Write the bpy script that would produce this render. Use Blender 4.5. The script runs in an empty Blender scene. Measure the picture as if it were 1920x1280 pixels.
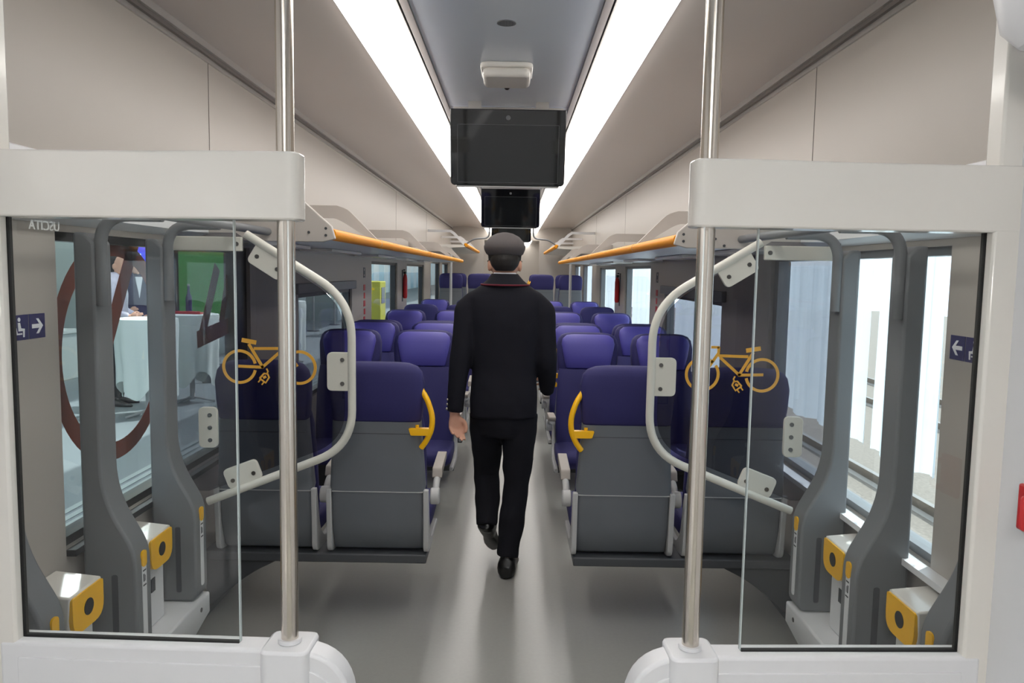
import bpy, math, random
from mathutils import Vector, Matrix
random.seed(7)
SC = bpy.context.scene
COL = SC.collection
PI = math.pi

# ------------------------------------------------------------------ camera, world, sun, exposure
cam_data = bpy.data.cameras.new('camera')
cam = bpy.data.objects.new('camera', cam_data)
COL.objects.link(cam)
cam_data.sensor_width = 36.0
cam_data.lens = 36.0 * 1440 / 1920
cam_data.clip_start = 0.05
cam_data.clip_end = 300
cam.matrix_world = (Matrix.Translation((0.04, 0.0, 1.6))
                    @ Matrix.Rotation(PI/2 - math.radians(5.2), 4, 'X')
                    @ Matrix.Rotation(math.radians(0.95), 4, 'Z'))
SC.camera = cam
SC.view_settings.view_transform = 'Standard'
SC.view_settings.look = 'None'
SC.view_settings.gamma = 1.0
SC.view_settings.use_curve_mapping = False
SC.view_settings.exposure = 0.30

W = bpy.data.worlds.new('sky')
SC.world = W
W.use_nodes = True
bg = W.node_tree.nodes['Background']
bg.inputs[0].default_value = (0.80, 0.90, 1.0, 1)
bg.inputs[1].default_value = 1.9

sun_d = bpy.data.lights.new('sun', 'SUN')
sun_d.energy = 5.0
sun_d.angle = math.radians(1.0)
sun_d.color = (1.0, 0.97, 0.92)
sun = bpy.data.objects.new('sun', sun_d)
COL.objects.link(sun)
sun.rotation_euler = Vector((-0.55, -0.40, -0.715)).to_track_quat('-Z', 'Y').to_euler()

# ------------------------------------------------------------------ materials
def lin(c):
    c = c / 255.0
    return c / 12.92 if c <= 0.04045 else ((c + 0.055) / 1.055) ** 2.4
def rgb(r, g, b): return (lin(r), lin(g), lin(b), 1.0)

def mat(name, col, rough=0.5, metal=0.0, var=0.04, scale=30.0, bump=0.0, bscale=200.0, spec=0.5, coat=0.0):
    m = bpy.data.materials.new(name)
    m.use_nodes = True
    nt = m.node_tree
    b = nt.nodes['Principled BSDF']
    tc = nt.nodes.new('ShaderNodeTexCoord')
    nz = nt.nodes.new('ShaderNodeTexNoise')
    nz.inputs['Scale'].default_value = scale
    nz.inputs['Detail'].default_value = 3
    nt.links.new(tc.outputs['Object'], nz.inputs['Vector'])
    mx = nt.nodes.new('ShaderNodeMix')
    mx.data_type = 'RGBA'
    mx.inputs['A'].default_value = tuple(c * (1 - var) for c in col[:3]) + (1,)
    mx.inputs['B'].default_value = tuple(min(1, c * (1 + var)) for c in col[:3]) + (1,)
    nt.links.new(nz.outputs['Fac'], mx.inputs['Factor'])
    nt.links.new(mx.outputs['Result'], b.inputs['Base Color'])
    b.inputs['Roughness'].default_value = rough
    b.inputs['Metallic'].default_value = metal
    b.inputs['Specular IOR Level'].default_value = spec
    b.inputs['Coat Weight'].default_value = coat
    b.inputs['Coat Roughness'].default_value = 0.08
    if bump:
        n2 = nt.nodes.new('ShaderNodeTexNoise')
        n2.inputs['Scale'].default_value = bscale
        nt.links.new(tc.outputs['Object'], n2.inputs['Vector'])
        bp = nt.nodes.new('ShaderNodeBump')
        bp.inputs['Strength'].default_value = bump
        bp.inputs['Distance'].default_value = 0.002
        nt.links.new(n2.outputs['Fac'], bp.inputs['Height'])
        nt.links.new(bp.outputs['Normal'], b.inputs['Normal'])
    return m

def glass(name, tint, ior=1.45, gl=1.0, rough=0.0):
    m = bpy.data.materials.new(name)
    m.use_nodes = True
    nt = m.node_tree
    nt.nodes.remove(nt.nodes['Principled BSDF'])
    out = nt.nodes['Material Output']
    t = nt.nodes.new('ShaderNodeBsdfTransparent'); t.inputs[0].default_value = tuple(tint) + (1,)
    g = nt.nodes.new('ShaderNodeBsdfGlossy'); g.inputs['Roughness'].default_value = rough
    g.inputs['Color'].default_value = (gl, gl, gl, 1)
    f = nt.nodes.new('ShaderNodeFresnel'); f.inputs[0].default_value = ior
    mx = nt.nodes.new('ShaderNodeMixShader')
    ge = nt.nodes.new('ShaderNodeNewGeometry')
    iv = nt.nodes.new('ShaderNodeMath'); iv.operation = 'SUBTRACT'; iv.inputs[0].default_value = 1.0
    nt.links.new(ge.outputs['Backfacing'], iv.inputs[1])
    ml = nt.nodes.new('ShaderNodeMath'); ml.operation = 'MULTIPLY'; ml.use_clamp = True
    nt.links.new(f.outputs[0], ml.inputs[0]); nt.links.new(iv.outputs[0], ml.inputs[1])
    nt.links.new(ml.outputs[0], mx.inputs[0])
    nt.links.new(t.outputs[0], mx.inputs[1]); nt.links.new(g.outputs[0], mx.inputs[2])
    nt.links.new(mx.outputs[0], out.inputs['Surface'])
    return m

def emit(name, col, st):
    m = bpy.data.materials.new(name)
    m.use_nodes = True
    nt = m.node_tree
    b = nt.nodes['Principled BSDF']
    b.inputs['Base Color'].default_value = col
    b.inputs['Emission Color'].default_value = col
    b.inputs['Emission Strength'].default_value = st
    return m

M = {}
M['wall'] = mat('wall_laminate', rgb(174, 167, 159), 0.42, var=0.015, scale=3)
M['wall_low'] = mat('lower_wall_laminate', rgb(178, 172, 164), 0.45, var=0.02, scale=4)
M['cove'] = mat('ceiling_cove', rgb(168, 160, 155), 0.28, var=0.015, scale=3)
M['ceil'] = mat('ceiling_panel', rgb(192, 198, 207), 0.28, var=0.02, scale=5)
M['trim'] = mat('aluminium_trim', rgb(176, 172, 168), 0.3, 0.6, var=0.02)
M['groove'] = mat('dark_groove', rgb(102, 95, 91), 0.6)
M['floor'] = mat('floor_vinyl', rgb(152, 151, 146), 0.28, var=0.06, scale=60, bump=0.06, bscale=120)
M['plate'] = mat('rack_plate', rgb(186, 179, 172), 0.45, var=0.01)
M['white'] = mat('white_lacquer', rgb(226, 222, 215), 0.22, var=0.01, coat=0.35)
M['white2'] = mat('white_panel', rgb(224, 224, 226), 0.35, var=0.01)
M['tube'] = mat('white_powder_coat', rgb(216, 214, 204), 0.35, var=0.01)
M['steel'] = mat('brushed_steel', rgb(216, 208, 198), 0.2, 1.0, var=0.03, scale=80)
M['bolt'] = mat('bolt_steel', rgb(120, 118, 116), 0.3, 1.0)
M['gray'] = mat('grey_coat', rgb(114, 116, 119), 0.42, var=0.02)
M['graydk'] = mat('dark_grey_coat', rgb(92, 94, 97), 0.42, var=0.02)
M['slot'] = mat('slot_dark', rgb(66, 68, 72), 0.6)
M['black'] = mat('black_plastic', rgb(18, 18, 20), 0.3)
M['rubber'] = mat('black_rubber', rgb(14, 14, 15), 0.7)
M['screen'] = mat('screen_glass', rgb(16, 17, 19), 0.04, spec=0.6)
M['display'] = mat('display_panel', rgb(22, 24, 26), 0.05)
M['shell'] = mat('seat_shell_grey', rgb(106, 110, 116), 0.5, var=0.02, bump=0.05)
M['beam'] = mat('seat_beam', rgb(72, 74, 78), 0.5)
M['silver'] = mat('silver_plastic', rgb(184, 184, 184), 0.4, var=0.02)
M['pad'] = mat('armrest_pad', rgb(168, 160, 152), 0.55)
M['navy'] = mat('navy_fabric', rgb(42, 39, 96), 0.72, var=0.12, scale=260, bump=0.2, bscale=400)
M['violet'] = mat('violet_leather', rgb(84, 78, 166), 0.45, var=0.05, scale=120, bump=0.1, bscale=300)
M['yellow'] = mat('yellow_plastic', rgb(252, 190, 8), 0.35, var=0.02)
M['orange'] = mat('amber_rail', rgb(240, 154, 8), 0.5, var=0.03, spec=0.3)
M['decal'] = mat('yellow_decal', rgb(236, 176, 66), 0.5, var=0.02)
M['jacket'] = mat('uniform_cloth', rgb(27, 27, 34), 0.85, var=0.12, scale=300, bump=0.15, bscale=300, spec=0.2)
M['trousers'] = mat('trouser_cloth', rgb(24, 24, 30), 0.85, var=0.12, scale=300, bump=0.15, bscale=300, spec=0.2)
M['shoe'] = mat('shoe_leather', rgb(16, 16, 17), 0.3)
M['skin'] = mat('skin', rgb(206, 156, 132), 0.5, var=0.04, scale=40)
M['hair'] = mat('hair', rgb(28, 23, 21), 0.6, var=0.3, scale=150, bump=0.3)
M['capcloth'] = mat('cap_cloth', rgb(82, 76, 76), 0.8, var=0.08, scale=300, bump=0.1)
M['capband'] = mat('cap_band', rgb(22, 20, 22), 0.8)
M['maroon'] = mat('maroon_cloth', rgb(96, 18, 36), 0.8)
M['shirt'] = mat('shirt_white', rgb(225, 225, 230), 0.7)
M['gold'] = mat('button_metal', rgb(214, 206, 190), 0.3, 1.0)
M['pane'] = glass('clear_pane', (0.93, 0.945, 0.94), 1.5)
M['tinted'] = glass('tinted_pane', (0.60, 0.60, 0.63), 1.4)
M['win'] = glass('window_glass', (0.90, 0.95, 0.965), 1.35)
M['edge'] = mat('pane_edge', rgb(186, 196, 196), 0.2)
M['signblue'] = mat('sign_navy', rgb(38, 36, 92), 0.4)
M['signwhite'] = mat('sign_white', rgb(232, 232, 236), 0.5)
M['red'] = mat('red_paint', rgb(196, 40, 44), 0.4)
M['brown'] = mat('brown_red_film', rgb(142, 60, 34), 0.5)
M['cloth'] = mat('white_tablecloth', rgb(226, 234, 230), 0.8, bump=0.1)
M['paving'] = mat('platform_paving', rgb(138, 146, 150), 0.5, var=0.12, scale=2)
M['tactile'] = mat('tactile_paving', rgb(184, 192, 192), 0.6)
M['teal'] = mat('teal_panel', rgb(92, 148, 152), 0.35)
M['pale'] = mat('pale_panel', rgb(190, 202, 198), 0.5)
M['concrete'] = mat('concrete', rgb(150, 152, 150), 0.8, var=0.1)
M['ballast'] = mat('ballast', rgb(136, 126, 116), 0.9, var=0.5, scale=25, bump=1.0, bscale=30)
M['rail'] = mat('rail_steel', rgb(150, 142, 134), 0.35, 0.8)
M['green'] = emit('green_screen', rgb(60, 130, 60), 0.6)
M['bluescr'] = emit('blue_screen', rgb(96, 170, 226), 1.0)
M['board'] = emit('board_blue', rgb(60, 66, 190), 0.9)
M['boardw'] = emit('board_white', rgb(225, 230, 250), 1.1)
M['lime'] = emit('lime_board', rgb(190, 200, 30), 0.7)
M['strip'] = emit('light_strip', (1.0, 0.965, 0.92, 1), 7.0)
M['diffuser'] = emit('fill_lamp_diffuser', (1.0, 0.96, 0.90, 1), 42.0)  # glow of the fill lamp added behind the camera
M['exit'] = emit('exit_letters', (0.95, 1.0, 0.97, 1), 4.5)
M['lamp'] = emit('platform_fill_lamp', (1, 1, 0.97, 1), 22.0)  # glow of the added lamps that light the platform
M['lime_paint'] = mat('lime_paint', rgb(186, 184, 40), 0.5)

# translucent white sheet
def sheet_mat():
    m = bpy.data.materials.new('white_sheet'); m.use_nodes = True
    nt = m.node_tree; nt.nodes.remove(nt.nodes['Principled BSDF']); out = nt.nodes['Material Output']
    tl = nt.nodes.new('ShaderNodeBsdfTranslucent'); tl.inputs[0].default_value = (0.86, 0.93, 0.98, 1)
    tp = nt.nodes.new('ShaderNodeBsdfTransparent')
    df = nt.nodes.new('ShaderNodeBsdfDiffuse'); df.inputs[0].default_value = (0.85, 0.88, 0.9, 1)
    a = nt.nodes.new('ShaderNodeMixShader'); a.inputs[0].default_value = 0.3
    b = nt.nodes.new('ShaderNodeMixShader'); b.inputs[0].default_value = 0.10
    nt.links.new(tl.outputs[0], a.inputs[1]); nt.links.new(df.outputs[0], a.inputs[2])
    nt.links.new(a.outputs[0], b.inputs[1]); nt.links.new(tp.outputs[0], b.inputs[2])
    nt.links.new(b.outputs[0], out.inputs['Surface'])
    return m
M['sheet'] = sheet_mat()

# ------------------------------------------------------------------ mesh helpers
def fillet(path, r, seg=6):
    P = [Vector(p) for p in path]
    out = [P[0]]
    for i in range(1, len(P)-1):
        a, b, c = P[i-1], P[i], P[i+1]
        d1 = (a-b); d2 = (c-b)
        k = min(r, d1.length*0.49, d2.length*0.49)
        s = b + d1.normalized()*k; e = b + d2.normalized()*k
        for j in range(seg+1):
            t = j/seg
            out.append((1-t)**2*s + 2*t*(1-t)*b + t*t*e)
    out.append(P[-1])
    return out

def roundpoly(pts, r, seg=5):
    n = len(pts); out = []
    rs = r if isinstance(r, (list, tuple)) else [r]*n
    P = [Vector((p[0], p[1], 0)) for p in pts]
    for i in range(n):
        a, b, c = P[i-1], P[i], P[(i+1) % n]
        k = min(rs[i], (a-b).length*0.49, (c-b).length*0.49)
        if k < 1e-5:
            out.append((b.x, b.y)); continue
        s = b + (a-b).normalized()*k; e = b + (c-b).normalized()*k
        for j in range(seg+1):
            t = j/seg
            q = (1-t)**2*s + 2*t*(1-t)*b + t*t*e
            out.append((q.x, q.y))
    return out

class MB:
    def __init__(self): self.v = []; self.f = []
    def add(self, vs, fs):
        o = len(self.v)
        self.v += [tuple(p) for p in vs]
        self.f += [tuple(i+o for i in q) for q in fs]
        return self
    def box(self, x0, x1, y0, y1, z0, z1):
        vs = [(x0,y0,z0),(x1,y0,z0),(x1,y1,z0),(x0,y1,z0),(x0,y0,z1),(x1,y0,z1),(x1,y1,z1),(x0,y1,z1)]
        return self.add(vs, [(3,2,1,0),(4,5,6,7),(0,1,5,4),(1,2,6,5),(2,3,7,6),(3,0,4,7)])
    def quad(self, a, b, c, d): return self.add([a,b,c,d], [(0,1,2,3)])
    def prism(self, poly, axis, lo, hi):
        def p(a, b, h):
            return (h,a,b) if axis == 'x' else ((a,h,b) if axis == 'y' else (a,b,h))
        n = len(poly)
        vs = [p(a,b,lo) for a,b in poly] + [p(a,b,hi) for a,b in poly]
        fs = [tuple(range(n))[::-1], tuple(range(n, 2*n))]
        fs += [(i, (i+1) % n, n+(i+1) % n, n+i) for i in range(n)]
        return self.add(vs, fs)
    def rings(self, rings, caps=True, closed=False):
        n = len(rings[0]); vs = [p for r in rings for p in r]; fs = []
        m = len(rings)
        for k in range(m if closed else m-1):
            k2 = (k+1) % m
            for i in range(n):
                j = (i+1) % n
                fs.append((k*n+i, k*n+j, k2*n+j, k2*n+i))
        if caps and not closed:
            fs.append(tuple(range(n))[::-1]); fs.append(tuple((m-1)*n+i for i in range(n)))
        return self.add(vs, fs)
    def tube(self, path, r, n=12, caps=True, closed=False, flat=None):
        P = [Vector(p) for p in path]; m = len(P)
        rr = r if isinstance(r, (list, tuple)) else [r]*m
        tang = []
        for i in range(m):
            a = P[i-1] if (i > 0 or closed) else P[i]
            b = P[(i+1) % m] if (i < m-1 or closed) else P[i]
            tang.append((b-a).normalized())
        up = Vector((0,0,1)) if abs(tang[0].z) < 0.9 else Vector((0,1,0))
        u = tang[0].cross(up).normalized()
        rings = []
        for i in range(m):
            t = tang[i]
            u = (u - t*u.dot(t)).normalized()
            w = t.cross(u)
            fu = flat or 1.0
            rings.append([P[i] + (u*math.cos(2*PI*k/n)*fu + w*math.sin(2*PI*k/n))*rr[i] for k in range(n)])
        return self.rings(rings, caps, closed)
    def loft(self, secs, n=20, e=2.0, caps=True):
        # secs: (z, cx, cy, rx, ry[, exponent])
        rings = []
        for s in secs:
            z, cx, cy, rx, ry = s[:5]; ex = s[5] if len(s) > 5 else e
            rg = []
            for k in range(n):
                a = 2*PI*k/n; c, q = math.cos(a), math.sin(a)
                rg.append((cx + rx*math.copysign(abs(c)**(2/ex), c), cy + ry*math.copysign(abs(q)**(2/ex), q), z))
            rings.append(rg)
        return self.rings(rings, caps)
    def ball(self, c, rx, ry, rz, n=14, m=9):
        rings = []
        for i in range(1, m):
            a = PI*i/m - PI/2
            rings.append([(c[0]+rx*math.cos(a)*math.cos(2*PI*k/n), c[1]+ry*math.cos(a)*math.sin(2*PI*k/n), c[2]+rz*math.sin(a)) for k in range(n)])
        return self.rings(rings)
    def cyl(self, a, b, r, n=20): return self.tube([a, b], r, n)
    def build(self, name, m, parent=None, smooth=35, bevel=0, bseg=2, loc=None):
        me = bpy.data.meshes.new(name)
        me.from_pydata(self.v, [], self.f)
        me.validate()
        if isinstance(m, str): m = M[m]
        me.materials.append(m)
        import bmesh
        bm = bmesh.new(); bm.from_mesh(me)
        bmesh.ops.recalc_face_normals(bm, faces=bm.faces)
        if smooth:
            ang = math.radians(smooth)
            for f in bm.faces: f.smooth = True
            for ed in bm.edges:
                if len(ed.link_faces) != 2 or ed.calc_face_angle(0) > ang: ed.smooth = False
        bm.to_mesh(me); bm.free()
        o = bpy.data.objects.new(name, me)
        COL.objects.link(o)
        if parent: o.parent = parent
        if loc: o.location = loc
        if bevel:
            b = o.modifiers.new('bevel', 'BEVEL'); b.width = bevel; b.segments = bseg
            b.limit_method = 'ANGLE'; b.angle_limit = math.radians(40)
            b.harden_normals = False
        return o

FOLD = bpy.data.textures.new('folds', 'CLOUDS'); FOLD.noise_scale = 0.11; FOLD.noise_depth = 1
def organic(mb, name, m, parent, voxel=0.01, it=4, fold=0.0):
    """several overlapping closed lofts become one continuous skin"""
    o = mb.build(name, m, parent, smooth=0)
    r = o.modifiers.new('r', 'REMESH'); r.mode = 'VOXEL'; r.voxel_size = voxel; r.use_smooth_shade = True
    s = o.modifiers.new('s', 'SMOOTH'); s.factor = 0.5; s.iterations = it
    if fold:
        d = o.modifiers.new('d', 'DISPLACE'); d.texture = FOLD; d.strength = fold; d.mid_level = 0.5; d.texture_coords = 'LOCAL'
        s2 = o.modifiers.new('s2', 'SMOOTH'); s2.factor = 0.5; s2.iterations = 2
    bpy.context.view_layer.update()
    dg = bpy.context.evaluated_depsgraph_get()
    me = bpy.data.meshes.new_from_object(o.evaluated_get(dg))
    me.name = name
    o.modifiers.clear(); o.data = me
    for p in me.polygons: p.use_smooth = True
    return o

def empty(name, loc=(0,0,0), rz=0.0):
    o = bpy.data.objects.new(name, None); COL.objects.link(o)
    o.location = loc; o.rotation_euler = (0, 0, rz); o.empty_display_size = 0.1
    return o
def tag(o, label, cat, group=None, kind=None):
    o['label'] = label; o['category'] = cat
    if group: o['group'] = group
    if kind: o['kind'] = kind
    return o
def struct(o):
    o['kind'] = 'structure'; return o
def copy_tree(o, parent=None):
    c = o.copy(); COL.objects.link(c); c.parent = parent
    for ch in list(o.children): copy_tree(ch, c)
    return c
def text_mesh(s, size, name, m, parent, mw):
    cu = bpy.data.curves.new(name, 'FONT'); cu.body = s; cu.size = size; cu.extrude = 0.0008
    cu.align_x = 'CENTER'; cu.align_y = 'CENTER'
    t = bpy.data.objects.new(name, cu); COL.objects.link(t)
    bpy.context.view_layer.update()
    me = bpy.data.meshes.new_from_object(t.evaluated_get(bpy.context.evaluated_depsgraph_get()))
    bpy.data.objects.remove(t)
    o = bpy.data.objects.new(name, me); COL.objects.link(o)
    me.materials.clear(); me.materials.append(M[m])
    if parent: o.parent = parent
    o.matrix_local = mw
    return o

# ------------------------------------------------------------------ room shell
HW = 1.36          # half width inside
Y0, Y1 = -2.4, 26.0
ZTOP = 2.575
STEP_Y, STEP_Z = 12.35, 0.36
# (y0, y1, z0, z1)
WL = [(2.36, 4.10, 0.70, 1.70), (5.02, 6.70, 0.70, 1.43), (7.62, 9.32, 0.70, 1.68), (10.15, 12.1, 0.70, 1.68), (13.1, 14.7, 0.95, 1.75), (15.2, 16.6, 0.95, 1.75)]
WR = [(2.33, 3.95, 0.70, 1.70), (4.85, 6.70, 0.70, 1.43), (7.40, 9.10, 0.70, 1.68), (9.95, 11.75, 0.70, 1.68), (12.9, 14.6, 0.95, 1.75), (15.2, 16.6, 0.95, 1.75)]
DOOR = (-1.5, 0.2, 0.02, 2.05)

def side_wall(name, s, wins):
    xi, xo = s*HW, s*(HW+0.09)
    xa, xb = min(xi, xo), max(xi, xo)
    mb = MB(); y = Y0
    for (a, b, z0, z1) in [DOOR] + wins:
        mb.box(xa, xb, y, a, 0, ZTOP+0.05)
        mb.box(xa, xb, a, b, 0, z0)
        mb.box(xa, xb, a, b, z1, ZTOP+0.05)
        y = b
    mb.box(xa, xb, y, Y1, 0, ZTOP+0.05)
    return struct(mb.build(name, 'wall', smooth=0))
side_wall('wall_left', -1, WL)
side_wall('wall_right', 1, WR)
f = MB(); f.box(-HW-0.09, HW+0.09, Y0, STEP_Y, -0.1, 0)
f.box(-HW-0.09, HW+0.09, STEP_Y, Y1, -0.1, STEP_Z)
struct(f.build('floor', 'floor', smooth=0))
struct(MB().box(-HW-0.09, HW+0.09, Y0-0.1, Y0, -0.1, 2.65).build('wall_back', 'white2', smooth=0))
struct(MB().box(-HW, HW, Y1, Y1+0.1, -0.1, 2.65).build('wall_front', 'wall', smooth=0))
# portal frame at the far end of the raised part
p = MB(); p.box(-HW, -0.62, 17.4, 17.5, STEP_Z, 2.6); p.box(0.62, HW, 17.4, 17.5, STEP_Z, 2.6); p.box(-0.62, 0.62, 17.4, 17.5, 2.3, 2.6)
struct(p.build('wall_portal', 'wall', smooth=0))

# ceiling: lowered centre panel and the two coves (one mesh), grooves and light channels are trims
prof_c = []
cv = MB()
for s in (-1, 1):
    pts = []
    for i in range(9):
        t = i/8
        x = 0.585 + (HW-0.585)*t
        z = 2.525 + 0.055*t + 0.035*math.sin(PI*t)
        pts.append((s*x, z))
    rings = [[(x, y, z) for (x, z) in pts] + [(x, y, z+0.03) for (x, z) in pts[::-1]] for y in (Y0, Y1)]
    cv.rings(rings)
struct(cv.build('ceiling_coves', 'cove', smooth=20))
c = MB(); c.box(-0.335, 0.335, Y0, 4.40, 2.52, 2.56); c.box(-0.335, 0.335, 4.41, Y1, 2.52, 2.56)
struct(c.build('ceiling', 'ceil', smooth=0))
n = 0
for s in (-1, 1):
    n += 1
    b = MB(); b.box(min(s*0.337, s*0.365), max(s*0.337, s*0.365), Y0, Y1, 2.512, 2.56)
    b.box(min(s*0.371, s*0.392), max(s*0.371, s*0.392), Y0, Y1, 2.508, 2.56)
    struct(b.build('trim_%d' % n, 'trim', smooth=0)); n += 1
    struct(MB().box(min(s*0.365, s*0.371), max(s*0.365, s*0.371), Y0, Y1, 2.53, 2.56).build('trim_%d' % n, 'groove', smooth=0)); n += 1
    b = MB(); b.box(min(s*0.566, s*0.588), max(s*0.566, s*0.588), Y0, Y1, 2.515, 2.57)
    struct(b.build('trim_%d' % n, 'trim', smooth=0)); n += 1
    # groove line between cove and wall with a light lip
    struct(MB().box(min(s*1.335, s*1.37), max(s*1.335, s*1.37), 0.9, 17.4, 2.535, 2.575).build('trim_%d' % n, 'groove', smooth=0)); n += 1
    b = MB(); b.box(min(s*1.322, s*1.338), max(s*1.322, s*1.338), 0.9, 17.4, 2.552, 2.60)
    b.box(min(s*1.35, s*1.37), max(s*1.35, s*1.37), 0.9, 17.4, 2.515, 2.540)
    struct(b.build('trim_%d' % n, 'trim', smooth=0)); n += 1
    # ledge at the foot of the upper wall panel
    pl = [(s*1.365, 1.935), (s*1.335, 1.925), (s*1.30, 1.80), (s*1.30, 1.745), (s*1.365, 1.72)]
    struct(MB().prism(pl, 'y', 1.58, 3.40).build('trim_%d' % n, 'white2', smooth=0)); n += 1
    # vertical seams of the wall panels
    b = MB()
    for y in ((3.58, 9.2, 12.4) if s < 0 else (3.47, 9.2, 12.4)):
        b.box(min(s*1.3585, s*1.37), max(s*1.3585, s*1.37), y-0.002, y+0.002, 1.94, 2.53)
    struct(b.build('trim_%d' % n, 'groove', smooth=0))
    # skirting along the floor
    struct(MB().box(min(s*1.34, s*1.365), max(s*1.34, s*1.365), 1.6, STEP_Y, 0, 0.10).build('baseboard_%s' % ('left' if s < 0 else 'right'), 'graydk', smooth=0))

for s, nm in ((-1, 'left'), (1, 'right')):
    o = MB().box(min(s*0.390, s*0.568), max(s*0.390, s*0.568), 1.75, Y1, 2.474, 2.535).build('ceiling_light', 'strip', bevel=0.012)
    tag(o, 'long glowing white ceiling light strip running along the %s of the grey ceiling panel' % nm, 'ceiling light', 'ceiling light strips')

# windows
wi = 0
for s, wins in ((-1, WL), (1, WR)):
    for k, (a, b, z0, z1) in enumerate(wins):
        wi += 1
        w = struct(empty('window_%d' % wi, (s*HW, (a+b)/2, z0)))
        hy = (b-a)/2; h = z1-z0
        xa, xb = (0.045, 0.055) if s > 0 else (-0.055, -0.045)
        MB().box(xa, xb, -hy, hy, 0, h).build('window_glass', 'win', w, smooth=0)
        g = MB(); t = 0.028
        fa, fb = (0.02, 0.08) if s > 0 else (-0.08, -0.02)
        g.box(fa, fb, -hy, hy, 0, t); g.box(fa, fb, -hy, hy, h-t, h)
        g.box(fa, fb, -hy, -hy+t, t, h-t)
        g.box(fa, fb, hy-(0.16 if (s < 0 and k == 0) else t*2), hy, t, h-t)
        g.build('window_gasket', 'black' if s < 0 else 'gray', w, smooth=0)
        # inside sill lip
        ia, ib = (-0.05, 0.045) if s > 0 else (-0.045, 0.03)
        if s > 0 or k == 0:
            MB().box(min(ia, ib), max(ia, ib), -hy-(0.3 if (s > 0 and k == 0) else 0), hy, -0.022, -0.001).build('window_sill', 'white2' if s > 0 else 'black', w, smooth=0)
        if k == 1:
            MB().box(*((-0.03, -0.001) if s > 0 else (0.001, 0.03)), -hy-0.1, hy+0.05, h, h+0.07).build('blind_box', 'gray', w, bevel=0.005)

# vestibule around the camera: pocket walls, doors
for s, nm in ((-1, 'left'), (1, 'right')):
    mb = MB()
    mb.box(min(s*1.035, s*1.07), max(s*1.035, s*1.07), 0.2, 1.60, 0, 2.56)
    mb.box(min(s*1.035, s*HW), max(s*1.035, s*HW), 1.56, 1.60, 0, 2.56)
    mb.box(min(s*1.035, s*HW), max(s*1.035, s*HW), 0.2, 0.24, 0, 2.56)
    struct(mb.build('wall_pocket_%s' % nm, 'white2', smooth=0))
    d = struct(empty('door_%d' % (1 if s < 0 else 2), (s*(HW+0.045), (DOOR[0]+DOOR[1])/2, DOOR[2])))
    fr = MB(); hw = (DOOR[1]-DOOR[0])/2; hh = DOOR[3]-DOOR[2]
    fr.box(-0.03, 0.03, -hw, hw, 0, 0.75); fr.box(-0.03, 0.03, -hw, hw, hh-0.18, hh)
    for y in (-hw, -0.1, hw-0.16): fr.box(-0.03, 0.03, y, y+(0.2 if y == -0.1 else 0.16), 0.75, hh-0.18)
    fr.build('door_leaf', 'white2', d, bevel=0.006)
    MB().box(-0.006, 0.006, -hw+0.02, hw-0.02, 0.74, hh-0.17).build('door_glass', 'win', d, smooth=0)

# bulge of the ceiling cover in the top right corner
o = MB().loft([(1.995, 0, 0, 0.012, 0.03), (2.005, 0, 0, 0.04, 0.08), (2.04, 0, 0, 0.058, 0.12), (2.12, 0, 0, 0.072, 0.14), (2.30, 0, 0, 0.078, 0.15), (2.5, 0, 0, 0.078, 0.15)], e=3).build('corner_cover', 'white2', loc=(0.953, 1.33, 0))
tag(o, 'rounded white plastic corner cover hanging at the top right above the screen frame', 'corner cover')

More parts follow.
